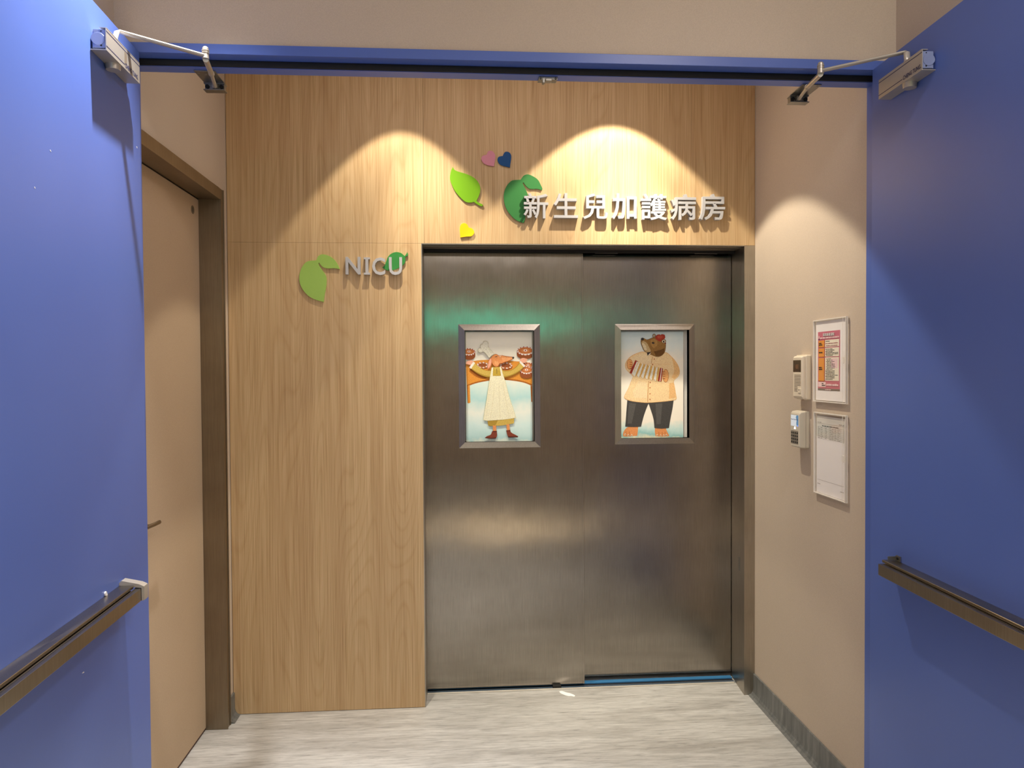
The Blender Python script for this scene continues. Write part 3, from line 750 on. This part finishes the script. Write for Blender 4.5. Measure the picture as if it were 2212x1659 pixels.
# table
A([(190, 575), (260, 545), (340, 530), (480, 524), (600, 530), (720, 540), (830, 548), (900, 556), (957, 566), (957, 832), (870, 795), (760, 772), (640, 760), (520, 760), (400, 775), (290, 800), (200, 834)], OR)
A([(200, 834), (290, 800), (400, 775), (520, 760), (640, 760), (760, 772), (870, 795), (957, 832), (957, 812), (870, 778), (760, 754), (640, 742), (520, 744), (400, 758), (290, 782), (200, 815)], ORD)
A([(200, 826), (234, 814), (240, 1016), (226, 1026), (208, 1022)], OR, False); A([(200, 826), (212, 820), (216, 1024), (207, 1022)], ORD, False)
A([(938, 826), (957, 834), (957, 1018), (946, 1014)], ORD, False)
A([(240, 620), (330, 690), (420, 725), (440, 735), (380, 745), (300, 715), (230, 660)], ORD)
# cakes on the table
for cx, cy, rx, ry in ((385, 585, 70, 34), (655, 592, 75, 36)):
    A(ell(cx, cy + 14, rx, ry), BRN); A(ell(cx, cy, rx, ry), BRNL); A(ell(cx, cy, rx * .7, ry * .62), BRN)
    for k in range(9):
        a = k * 0.7; A(ell(cx + rx * .84 * math.cos(a), cy + ry * .84 * math.sin(a), 11, 8, 8), ICE); A(ell(cx + rx * .84 * math.cos(a) + 4, cy + ry * .84 * math.sin(a) - 3, 4, 4, 6), RED)
def cake(cx, cy, rx, ry, hgt):
    body = [(cx - rx, cy)] + [(cx - rx, cy + hgt)] + [(cx + rx * math.cos(math.pi - t), cy + hgt + ry * math.sin(t)) for t in [i * math.pi / 10 for i in range(1, 10)]] + [(cx + rx, cy + hgt), (cx + rx, cy)]
    A(body, BRN, False); A(ell(cx, cy + 3, rx, ry), ICE); A(ell(cx, cy, rx * .84, ry * .74), BRNL); A(ell(cx, cy, rx * .5, ry * .42), (206, 134, 82)); A(ell(cx, cy - 2, rx * .22, ry * .26), ICE); A(ell(cx, cy - 2, rx * .09, ry * .16, 8), RED)
    for k in range(14):
        a = k * 2 * math.pi / 14; A(ell(cx + rx * .93 * math.cos(a), cy + 3 + ry * .9 * math.sin(a), 6, 6, 8), RED)
cake(910, 590, 66, 30, 22); cake(892, 645, 76, 46, 52); cake(880, 420, 98, 52, 48); cake(226, 430, 74, 42, 52)
# hands, sleeves, cuffs
A([(192, 548), (222, 534), (262, 532), (286, 556), (258, 588), (225, 580), (192, 572)], PNK); A([(815, 520), (850, 505), (900, 516), (898, 536), (880, 560), (850, 562), (822, 545)], PNK)
A([(232, 612), (282, 548), (330, 596), (400, 640), (460, 650), (520, 640), (540, 720), (480, 728), (400, 716), (310, 672)], OLD); A([(236, 606), (282, 552), (330, 600), (400, 644), (470, 655), (520, 650), (530, 708), (470, 712), (400, 700), (312, 660)], OL)
A([(560, 630), (640, 652), (710, 645), (770, 605), (818, 548), (872, 600), (810, 660), (720, 708), (630, 728), (570, 724)], OLD); A([(565, 640), (640, 660), (712, 652), (776, 612), (820, 556), (866, 598), (806, 650), (718, 696), (630, 714), (570, 712)], OL)
A([(228, 612), (276, 545), (298, 560), (250, 628)], ICE, False); A([(808, 556), (824, 540), (880, 598), (862, 612)], ICE, False)
# skirt, legs, boots
A([(434, 1222), (745, 1198), (742, 1262), (600, 1286), (445, 1288)], OL); A([(434, 1222), (560, 1214), (520, 1286), (445, 1288)], OLD)
A([(497, 1284), (536, 1284), (538, 1352), (498, 1352)], FL, False); A([(654, 1274), (690, 1270), (694, 1344), (660, 1346)], FL, False)
A([(492, 1350), (542, 1346), (546, 1400), (532, 1434), (470, 1438), (404, 1430), (424, 1410), (472, 1390)], BOOT); A([(654, 1346), (698, 1338), (712, 1370), (790, 1412), (786, 1426), (720, 1426), (676, 1424), (662, 1390)], BOOT)
A([(404, 1430), (470, 1438), (532, 1434), (536, 1424), (470, 1428), (412, 1422)], (84, 42, 34)); A([(676, 1424), (786, 1426), (790, 1414), (700, 1414), (672, 1410)], (84, 42, 34))
A(line([(490, 1358), (544, 1354)], 12), (108, 50, 38)); A(line([(652, 1350), (700, 1344)], 12), (108, 50, 38))
# shirt and apron
A([(498, 606), (592, 606), (600, 716), (492, 716)], OLD); A([(504, 612), (584, 612), (590, 708), (500, 708)], (196, 166, 66)); A([(512, 622), (530, 650), (545, 628), (562, 652), (578, 620), (545, 606)], OL, False); A(line([(546, 628), (548, 686)], 4), INK)
apron = [(490, 614), (506, 612), (500, 700), (505, 712), (590, 712), (594, 700), (580, 610), (598, 616), (612, 680), (640, 770), (690, 960), (728, 1080), (764, 1196), (640, 1214), (520, 1222), (430, 1226), (390, 1214), (420, 1040), (446, 880), (468, 740)]
A([(a + (4 if a > 540 else -4), b + 3) for a, b in apron], APS); A(apron, AP)
for q in ([(480, 760), (450, 960), (420, 1190)], [(520, 800), (500, 1000), (470, 1200)], [(620, 800), (650, 1000), (690, 1190)], [(570, 820), (575, 1020), (580, 1200)]): A(line(q, 5), (226, 220, 184))
# head, ear, hat
A([(474, 512), (500, 478), (535, 458), (572, 474), (600, 472), (660, 484), (738, 494), (748, 506), (715, 530), (660, 552), (612, 570), (578, 582), (566, 602), (534, 608), (500, 584), (484, 545)], FLD)
A([(480, 512), (502, 482), (535, 463), (572, 479), (600, 477), (660, 490), (734, 498), (742, 506), (710, 526), (655, 547), (605, 564), (572, 577), (560, 596), (534, 602), (504, 579), (489, 545)], FL)
A([(600, 500), (680, 500), (735, 504), (700, 525), (620, 545)], (236, 168, 112)); A([(520, 540), (560, 545), (575, 570), (555, 592), (520, 575)], (236, 168, 112))
A(line([(575, 568), (610, 568), (655, 548)], 5), (120, 60, 36)); A(line([(526, 496), (540, 489), (554, 490)], 6), INK)
A(ell(738, 503, 11, 12), INK); A(line([(578, 492), (576, 470), (586, 462), (594, 474), (590, 494)], 4), ICE); A(line([(600, 478), (602, 462), (612, 460), (618, 472)], 4), ICE)
A([(484, 502), (490, 540), (482, 590), (462, 622), (440, 636), (440, 600), (450, 548), (464, 516)], (214, 132, 96)); A([(480, 512), (483, 545), (474, 588), (458, 614), (446, 622), (448, 590), (457, 548), (468, 522)], PNK)
hat = [(462, 508), (420, 450), (392, 430), (366, 442), (340, 438), (330, 412), (342, 392), (364, 390), (356, 362), (366, 346), (386, 344), (392, 320), (414, 308), (440, 316), (452, 340), (446, 370), (480, 418), (524, 462), (490, 480)]
A(hat, (170, 160, 124)); A([(a + (420 - a) * .05, b + (410 - b) * .05) for a, b in hat], (236, 234, 214))
for q in ([(392, 425), (440, 480)], [(420, 400), (468, 470)], [(446, 390), (495, 455)]): A(line(q, 3), (214, 208, 182))
poster('poster', 0.1690, 1.0462, 1.7115, 0.000412, 190, 203, 957, 1476,
       [(0.0, (228, 240, 226)), (0.03, (186, 222, 220)), (0.14, (214, 238, 234)), (0.28, (238, 244, 232)), (0.40, (186, 226, 224)), (0.50, (216, 238, 230)), (0.62, (248, 246, 228)), (1.0, (250, 246, 228))],
       dog, 'poster of a dog baker holding cakes in the front steel leaf')

bear = []
A = lambda pts, col, sm=True: bear.append((pts, col, sm))
CO, COD, COL_, BF, BFD, TRS, TRL, RB = (250, 214, 164), (236, 190, 130), (251, 220, 176), (150, 112, 62), (112, 78, 40), (72, 70, 68), (90, 88, 85), (164, 62, 46)
# feet and trousers
A([(198, 1372), (212, 1330), (250, 1292), (300, 1282), (376, 1286), (372, 1340), (366, 1392), (300, 1396), (230, 1400), (200, 1394)], FL); A([(574, 1306), (700, 1304), (718, 1350), (738, 1388), (730, 1402), (650, 1406), (580, 1400), (572, 1350)], FL)
for x, y in ((224, 1376), (260, 1384), (300, 1384), (600, 1388), (640, 1392), (676, 1392), (706, 1388)): A(ell(x, y, 11, 12, 12), (246, 206, 168)); A(ell(x, y + 3, 4, 6, 8), INK)
for q in ([(232, 1340), (242, 1392)], [(272, 1340), (280, 1394)], [(618, 1350), (620, 1398)], [(658, 1352), (658, 1402)], [(690, 1350), (694, 1400)]): A(line(q, 4), FLD)
A([(250, 970), (380, 1000), (504, 1012), (480, 1060), (440, 1170), (410, 1286), (320, 1290), (224, 1284), (232, 1190), (240, 1080)], TRS); A([(496, 1012), (640, 1000), (794, 980), (780, 1080), (756, 1200), (738, 1306), (650, 1312), (566, 1304), (556, 1200), (520, 1080)], TRS)
A([(270, 1010), (350, 1020), (330, 1120), (300, 1250), (250, 1250), (258, 1120)], TRL); A([(580, 1020), (660, 1020), (650, 1120), (640, 1260), (590, 1260), (586, 1130)], TRL)
# coat
coat = [(440, 420), (380, 432), (320, 456), (270, 490), (240, 528), (224, 572), (232, 616), (256, 648), (300, 690), (316, 708), (290, 770), (256, 850), (214, 932), (228, 966), (300, 992), (400, 1006), (484, 1012), (600, 1006), (720, 996), (802, 984), (828, 964), (820, 900), (806, 820), (798, 760), (846, 714), (868, 660), (852, 590), (816, 530), (770, 480), (700, 428), (580, 440)]
A(coat, COD); A([(a + (520 - a) * .022, b + (720 - b) * .022) for a, b in coat], CO)
A([(300, 500), (400, 450), (500, 450), (540, 560), (460, 620), (380, 560), (330, 560)], COL_); A([(380, 760), (480, 780), (480, 960), (330, 950), (320, 880)], COL_)
A([(770, 490), (812, 535), (848, 592), (860, 655), (838, 705), (800, 740), (770, 720), (800, 650), (790, 570)], COD); A([(740, 790), (795, 780), (812, 900), (818, 955), (740, 970)], COD)
A(line([(545, 480), (530, 560)], 4), ORD); A(line([(500, 760), (492, 880), (488, 1004)], 5), ORD); A(line([(330, 566), (420, 572), (540, 560), (640, 568), (760, 566)], 3), COD)
for x, y in ((566, 508), (546, 570), (518, 776), (515, 838), (515, 908), (515, 972)): A(ell(x, y, 7, 8, 10), (190, 118, 74))
# accordion
A(ell(278, 566, 34, 60), FLD); A(ell(278, 566, 30, 56), (238, 176, 112)); A(ell(700, 700, 36, 76), FLD); A(ell(700, 700, 32, 72), (238, 176, 112))
for k in range(4): A(line([(276, 540 + 24 * k), (306, 546 + 24 * k)], 7), FLD); A(line([(664, 654 + 26 * k), (694, 656 + 26 * k)], 7), FLD)
A([(276, 664), (310, 682), (376, 532), (344, 518)], RB, False); A([(300, 676), (310, 682), (372, 540), (362, 532)], ICE, False)
n = 12
for k in range(n):
    f0, f1 = k / n, (k + 1) / n
    t0 = (378 + 250 * f0, 552 + 60 * f0); t1 = (378 + 250 * f1, 552 + 60 * f1); b0 = (312 + 296 * f0, 692 + 64 * f0); b1 = (312 + 296 * f1, 692 + 64 * f1)
    z0, z1 = (-14, 10) if k % 2 else (10, -14)
    A([(t0[0], t0[1] + z0), (t1[0], t1[1] + z1), (b1[0], b1[1] - z1), (b0[0], b0[1] - z0)], (222, 178, 104) if k % 2 else (250, 244, 226), False)
A([(634, 608), (668, 616), (650, 766), (606, 762)], RB, False); A([(648, 614), (656, 616), (636, 764), (628, 764)], ICE, False)
# head
A(ell(564, 238, 20, 22), BFD); A(ell(564, 240, 12, 14), (222, 206, 176)); A(ell(564, 242, 6, 9, 12), INK)
head = [(408, 300), (416, 270), (440, 264), (480, 282), (520, 270), (556, 258), (610, 268), (660, 292), (698, 320), (700, 380), (684, 436), (640, 474), (590, 480), (530, 458), (480, 432), (446, 412), (424, 368), (410, 330)]
A(head, BFD); A([(a + (560 - a) * .04, b + (370 - b) * .04) for a, b in head], BF)
A([(414, 312), (440, 296), (478, 320), (500, 360), (524, 410), (516, 436), (480, 426), (450, 408), (430, 366)], (196, 170, 124)); A([(420, 330), (440, 320), (464, 350), (480, 400), (452, 402), (434, 368)], (222, 206, 170))
A([(560, 420), (640, 400), (686, 380), (676, 436), (636, 468), (585, 472)], BFD); A([(520, 290), (560, 276), (600, 290), (600, 350), (560, 380), (530, 350)], (172, 132, 76))
A(ell(428, 276, 18, 15), INK); A([(480, 430), (530, 422), (505, 446), (488, 470)], INK); A([(496, 458), (528, 430), (510, 456)], ICE); A(ell(552, 322, 16, 9, 16, 20), INK); A(line([(536, 318), (552, 310), (570, 318)], 4), BFD)
A([(578, 250), (600, 228), (630, 222), (636, 230), (660, 220), (688, 228), (694, 262), (668, 288), (640, 306), (604, 292), (582, 272)], RB); A([(600, 240), (640, 236), (664, 250), (640, 270), (606, 266)], (186, 84, 62))
A(ell(676, 302, 28, 24), BFD); A(ell(676, 304, 20, 18), (222, 206, 176)); A(ell(676, 306, 10, 12, 12), INK); A(ell(697, 326, 8, 9, 10), (126, 50, 40))
poster('poster', 0.2190, 1.8050, 1.7140, 0.000425, 178, 190, 908, 1432,
       [(0.0, (240, 236, 206)), (0.035, (150, 202, 200)), (0.10, (206, 232, 226)), (0.16, (248, 242, 226)), (0.75, (250, 244, 228)), (0.86, (226, 236, 232)), (1.0, (200, 220, 224))],  # grey-blue top stops: shadow at the window head painted into the paper
       bear, 'poster of a bear playing an accordion in the rear steel leaf')

# ================================================================== THINGS ON THE RIGHT WALL
def FW(a, b, h): return (XR - h, -a, b)      # a: distance towards the corridor, b: height, h: off the wall

def holder(y0, y1, z0, z1, label):
    t = thing('document_holder', (XR, -(y0 + y1) / 2, z0), label, 'document holder', 'clear acrylic holders on the beige wall')
    bm = NB(); prism(bm, rrect(y0, y1, z0, z1, 0.003, 2), FW, 0.0005, 0.003); part('back_sheet', bm, ACRYL, t)
    bm = NB(); prism(bm, rrect(y0, y1, z0, z1, 0.003, 2), FW, 0.009, 0.0115); part('front_sheet', bm, ACRYL, t)
    bm = NB()
    w = 0.0035
    for a0, a1, b0, b1 in ((y0, y0 + w, z0, z1), (y1 - w, y1, z0, z1), (y0 + w, y1 - w, z0, z0 + w), (y0 + w, y1 - w, z1 - w, z1)):
        prism(bm, [(a0, b0), (a1, b0), (a1, b1), (a0, b1)], FW, 0.0031, 0.0118)
    part('edge_rim', bm, ACRYE, t)
    bm = NB(); prism(bm, [(y1 - 0.022, z0 + 0.004), (y1 - 0.0205, z0 + 0.004), (y1 - 0.0205, z1 - 0.004), (y1 - 0.022, z1 - 0.004)], FW, 0.0115, 0.0122); part('hinge_line', bm, ACRYE, t)
    bm = NB(); prism(bm, rrect(y1 - 0.021, y1 - 0.010, (z0 + z1) / 2 - 0.012, (z0 + z1) / 2 + 0.012, 0.004, 3), FW, 0.0119, 0.0145); part('finger_tab', bm, ACRYE, t)
    bm = NB(); prism(bm, rrect(y0 + 0.01, y1 + 0.004, z0 - 0.016, z0 - 0.0005, 0.002, 2), FW, 0.0005, 0.002); part('mounting_strip', bm, ACRYL, t)
    return t
holder(0.576, 0.8145, 1.403, 1.713, 'clear acrylic document holder with the pink notice')
holder(0.582, 0.815, 1.0525, 1.363, 'clear acrylic document holder with the printed form, below the pink notice')

PINK, PINKD, ORG, CREAM, GREYB = plain('pink_print', (206, 112, 130), 0.6), plain('deep_pink_print', (176, 74, 98), 0.6), plain('orange_print', (236, 156, 66), 0.6), plain('cream_print', (244, 236, 214), 0.6), plain('grey_print', (122, 110, 104), 0.6)
PINKL = plain('light_pink_print', (246, 214, 214), 0.6); REDI = plain('red_ink', (150, 46, 66), 0.6); ORGD = plain('orange_shadow_print', (176, 96, 36), 0.6); GREYI = plain('grey_ink', (150, 138, 132), 0.6)

def sheet(name, y0, y1, z0, z1, label, group):
    t = thing(name, (XR, -(y0 + y1) / 2, z0), label, 'notice', group)
    bm = NB(); prism(bm, [(y0, z0), (y1, z0), (y1, z1), (y0, z1)], FW, 0.0040, 0.0046); part('paper', bm, WHITEP, t)
    return t

def flat_print(t, items, name='print'):
    """items: (mat, [(y0,y1,z0,z1) ...]) stacked a hair above each other"""
    bm = NB(); mats = []; h = 0.0048
    for mat, rs in items:
        if mat not in mats: mats.append(mat)
        for a0, a1, b0, b1 in rs:
            quad(bm, [FW(a0, b0, h), FW(a1, b0, h), FW(a1, b1, h), FW(a0, b1, h)], mats.index(mat))
        h += 0.00018
    o = part(name, bm, mats, t); o['kind'] = 'stuff'
    return o

def words(y0, y1, z, hgt, indent=0.0, upto=1.0):
    """a line of type too small to read: a run of blots"""
    out = []; y = y0 + indent; end = y0 + (y1 - y0) * upto
    while y < end:
        w = rnd.uniform(0.004, 0.016); w = min(w, end - y)
        if w > 0.0012: out.append((y, y + w, z - hgt / 2, z + hgt / 2 * rnd.uniform(0.6, 1)))
        y += w + rnd.uniform(0.0008, 0.003)
    return out

t = sheet('notice', 0.586, 0.797, 1.409, 1.707, 'white sheet with a pink and orange printed notice in the upper holder', 'papers in the acrylic holders')
a0, a1, zt, zb = 0.6015, 0.7625, 1.6675, 1.4465
wx = a1 - a0; H = zt - zb
Zf = lambda f: zt - f * H
Yf = lambda f: a0 + f * wx
boxes = [(0.345, 0.965, 0.145, 0.262), (0.345, 0.965, 0.278, 0.425), (0.345, 0.965, 0.44, 0.83)]
tabs = [(0.035, 0.300, 0.150, 0.262), (0.035, 0.300, 0.285, 0.425), (0.035, 0.300, 0.448, 0.835)]
rect = lambda q: (Yf(q[0]), Yf(q[1]), Zf(q[3]), Zf(q[2]))
txt, red = [], []
def rows(y0, y1, f0, f1, n, dst, hh=0.0026):
    for i in range(n):
        f = f0 + (f1 - f0) * i / max(1, n - 1); dst += words(Yf(y0), Yf(y1), Zf(f), hh, 0.004 * (i % 2), rnd.choice((1.0, 0.95, 0.55, 0.7)))
rows(0.37, 0.7, 0.168, 0.168, 1, txt); rows(0.37, 0.95, 0.205, 0.242, 2, red)
rows(0.37, 0.95, 0.300, 0.405, 6, txt); rows(0.40, 0.80, 0.465, 0.640, 9, txt, 0.0022); rows(0.37, 0.95, 0.665, 0.805, 7, txt)
flat_print(t, [(PINK, [(a0, a1, zb, zt)]), (GREYB, [rect((0, 1, 0.965, 1.0))]), (ORGD, [(q[0] + 0.003, q[1] + 0.003, q[2] - 0.0025, q[3]) for q in map(rect, tabs)]), (ORG, [rect(q) for q in tabs]),
               (CREAM, [rect(q) for q in boxes]), (PINKL, [rect((0.03, 0.38, 0.855, 0.94)), rect((0.62, 0.9, 0.46, 0.62))]), (INK, txt), (REDI, red),
               (INK, [rect((0.06, 0.18, 0.190, 0.203)), rect((0.06, 0.22, 0.216, 0.231)), rect((0.06, 0.23, 0.345, 0.362)), rect((0.06, 0.2, 0.60, 0.615)), rect((0.06, 0.22, 0.630, 0.647)), rect((0.2, 0.28, 0.875, 0.89)), rect((0.2, 0.36, 0.905, 0.92))]),
               (PINKL, words(Yf(0.12), Yf(0.97), Zf(0.108), 0.006) + words(Yf(0.42), Yf(0.95), Zf(0.898), 0.0075) + [rect((0.05, 0.09, 0.07, 0.115))] + words(Yf(0.36), Yf(0.62), Zf(0.983), 0.003)),
               (INKN, [rect((0.05, 0.09, 0.12, 0.135))])])
bm = glyph_bm('探房病者須知', Yf(0.25), Yf(0.76), Zf(0.083), Zf(0.028), lambda a, b, h: FW(a, b, 0.0066), 0.012)
part('title', bm, WHITEP, t)
bm = glyph_bm('探房病者須知', Yf(0.258), Yf(0.768), Zf(0.088), Zf(0.033), lambda a, b, h: FW(a, b, 0.0064), 0.02)
part('title_shadow', bm, INK, t)

t = sheet('notice', 0.592, 0.797, 1.057, 1.349, 'white sheet with a small printed table near its top in the lower holder', 'papers in the acrylic holders')
grid = []
for i in range(8): grid.append((0.603, 0.790, 1.309 - i * 0.0065, 1.3094 - i * 0.0065))
for f in (0.603, 0.622, 0.655, 0.667, 0.685, 0.702, 0.722, 0.745, 0.765, 0.790): grid.append((f, f + 0.0005, 1.2635, 1.3094))
tw = []
for i in range(7):
    for f in (0.605, 0.626, 0.658, 0.690, 0.706, 0.726, 0.748): tw += words(f, f + rnd.uniform(0.006, 0.016), 1.3058 - i * 0.0065, 0.002)
flat_print(t, [(GREYI, grid + tw), (INK, words(0.635, 0.755, 1.3135, 0.0032)), (GREYI, [(0.600, 0.792, 1.3205, 1.3212), (0.600, 0.792, 1.1062, 1.1070)] + words(0.600, 0.63, 1.3255, 0.0022) + words(0.757, 0.790, 1.3255, 0.0022) + words(0.600, 0.622, 1.091, 0.0022) + words(0.768, 0.790, 1.085, 0.0022))])
# folded flap of film over the top of the lower sheet
bm = NB(); prism(bm, [(0.594, 1.272), (0.797, 1.262), (0.797, 1.348), (0.594, 1.348)], FW, 0.0066, 0.0074); part('film_flap', bm, make_clear('thin_film', 0.045), t)

# intercom door station
t = thing('intercom', (XR, -0.496, 1.407), 'ivory intercom door station with a camera window and speaker slots', 'intercom')
y0, y1, z0, z1 = 0.452, 0.5405, 1.407, 1.583
def lofted(bm, secs):
    rings = [[bm.verts.new(FW(a, b, h)) for a, b in rrect(y0 + i, y1 - i, z0 + j0, z1 - j1, rr, 6)] for h, i, j0, j1, rr in secs]
    for A_, B_ in zip(rings, rings[1:]):
        for k in range(len(A_)): bm.faces.new((A_[k], A_[(k + 1) % len(A_)], B_[(k + 1) % len(A_)], B_[k]))
    bm.faces.new(rings[0]); bm.faces.new(rings[-1])
bm = NB(); lofted(bm, [(0.0005, 0.0, 0.0, 0.0, 0.006), (0.018, 0.0, 0.0, 0.0, 0.006), (0.021, 0.002, 0.002, 0.002, 0.006)]); part('housing', bm, IVORY, t)
bm = NB(); lofted(bm, [(0.021, 0.004, 0.003, 0.004, 0.005), (0.029, 0.0045, 0.0035, 0.0045, 0.005), (0.031, 0.006, 0.006, 0.006, 0.004), (0.036, 0.010, 0.013, 0.010, 0.003)]); part('faceplate', bm, IVORY, t)
bm = NB(); prism(bm, rrect(0.463, 0.528, 1.516, 1.5625, 0.001, 1), FW, 0.0358, 0.0366); c = part('camera_window', bm, LENS, t)
bm = NB(); prism(bm, ell(0.496, 1.537, 0.010, 0.010), FW, 0.0366, 0.0370); prism(bm, [(0.481, 1.526), (0.484, 1.526), (0.484, 1.547), (0.481, 1.547)], FW, 0.0366, 0.0370); prism(bm, [(0.508, 1.526), (0.511, 1.526), (0.511, 1.547), (0.508, 1.547)], FW, 0.0366, 0.0370)
part('lens', bm, plain('lens_bronze', (104, 74, 52), 0.2), c)
for i in range(12):
    z = 1.5035 - i * 0.0058; yb = 0.5265 if i < 8 else 0.500
    bm = NB(); prism(bm, [(0.472, z - 0.0011), (yb, z - 0.0011), (yb, z + 0.0011), (0.472, z + 0.0011)], FW, 0.0358, 0.0363); part('speaker_slot', bm, SLOT, t)
bm = NB(); prism(bm, rrect(0.5065, 0.526, 1.434, 1.4505, 0.0015, 2), FW, 0.0358, 0.0385); b = part('call_button', bm, IVORY, t)
bm = NB(); prism(bm, rrect(0.513, 0.5195, 1.443, 1.4475, 0.001, 2), FW, 0.0385, 0.0387); part('button_mark', bm, SLOT, b)
bm = NB(); prism(bm, ell(0.499, 1.4065, 0.003, 0.002, 10), FW, 0.010, 0.016); part('mounting_screw', bm, plain('rusty_screw', (110, 60, 44), 0.5, 0.5), t)

# keypad card reader
t = thing('keypad_reader', (XR, -0.487, 1.2155), 'grey keypad card reader with a lit screen, below the intercom', 'keypad')
y0, y1, z0, z1 = 0.4465, 0.527, 1.2155, 1.362
bm = NB(); lofted(bm, [(0.0005, 0.0, 0.0, 0.0, 0.006), (0.014, 0.0, 0.0, 0.0, 0.006)]); part('back_shell', bm, GREYP, t)
bm = NB(); lofted(bm, [(0.0142, 0.0008, 0.0008, 0.0008, 0.006), (0.0150, 0.0008, 0.0008, 0.0008, 0.006)]); part('seam', bm, SLOT, t)
bm = NB(); lofted(bm, [(0.0152, 0.0, 0.0, 0.0, 0.006), (0.034, 0.0005, 0.001, 0.003, 0.007), (0.039, 0.002, 0.003, 0.008, 0.008), (0.0415, 0.006, 0.006, 0.014, 0.006)]); part('front_shell', bm, GREYP, t)
F0 = 0.0416
bm = NB(); prism(bm, rrect(0.4555, 0.5195, 1.3005, 1.3445, 0.001, 1), FW, F0 - 0.0003, F0 + 0.0003); s = part('screen', bm, SCREEN, t)
bm = NB(); prism(bm, smooth([(0.5195, 1.3015), (0.5195, 1.344), (0.505, 1.344), (0.499, 1.336), (0.505, 1.325), (0.502, 1.312), (0.507, 1.302)], 70), FW, F0 + 0.0003, F0 + 0.0005); part('screen_wash', bm, SCREENB, s)
bm = glyph_bm('Data Corporation', 0.459, 0.516, 1.3235, 1.330, lambda a, b, h: FW(a, b, F0 + 0.0007), 0.014); part('screen_text', bm, INKN, s)
bm = NB(); prism(bm, ell(0.5155, 1.3035, 0.0024, 0.0024, 10), FW, F0 + 0.0003, F0 + 0.0008); part('screen_led', bm, LEDB, s)
bm = NB(); prism(bm, smooth([(0.482, 1.2895), (0.497, 1.2895), (0.4935, 1.2965), (0.4895, 1.2995), (0.4855, 1.2965)], 80), FW, F0 - 0.0004, F0 + 0.0004); part('indicator_light', bm, LED, t)
bm = NB(); prism(bm, rrect(0.456, 0.5185, 1.230, 1.2825, 0.001, 1), FW, F0 - 0.0004, F0 + 0.0001); kp = part('key_panel', bm, KEYP, t)
bm = NB(); prism(bm, ell(0, 0, 0.0046, 0.0038, 12), lambda a, b, h: FW(a, b, h), F0 + 0.0001, F0 + 0.0014)
key0 = None
for r_ in range(4):
    for c_ in range(4):
        y, z = 0.4640 + c_ * 0.0155, 1.2740 - r_ * 0.0122
        if key0 is None:
            for v in bm.verts: v.co += Vector((0, -y, z))
            key0 = part('key', bm, KEYM, kp); base = (y, z)
        else:
            k = key0.copy(); COL.objects.link(k); k.parent = kp; k.location = (0, -(y - base[0]), z - base[1])

# white scrap on the floor
bm = NB()
pts = [(1.478, 0.108), (1.492, 0.112), (1.512, 0.094), (1.530, 0.082), (1.546, 0.060), (1.540, 0.048), (1.528, 0.056), (1.512, 0.058), (1.494, 0.074), (1.482, 0.090)]
prism(bm, smooth(pts, 70), lambda a, b, h: (a, b, h), 0.0003, 0.0011)
single('paper_scrap', bm, plain('scrap_white', (252, 252, 250), 0.6, 0, 0.01), 'small white scrap lying on the floor before the steel doors', 'scrap')

# lit sign at the far end of the corridor (its glow shows in the steel)
t = thing('trim_4', (1.25, -7.6, 2.17), 'teal lit sign band whose glow is reflected in the steel doors', 'sign', kind='structure')
bm = NB(); box(bm, 0.10, 2.35, -7.6, -7.55, 2.17, 2.33, 0.004); part('sign_case', bm, SILVER2, t)
bm = NB(); box(bm, 0.12, 2.33, -7.549, -7.545, 2.19, 2.31); part('sign_face', bm, TEAL, t)
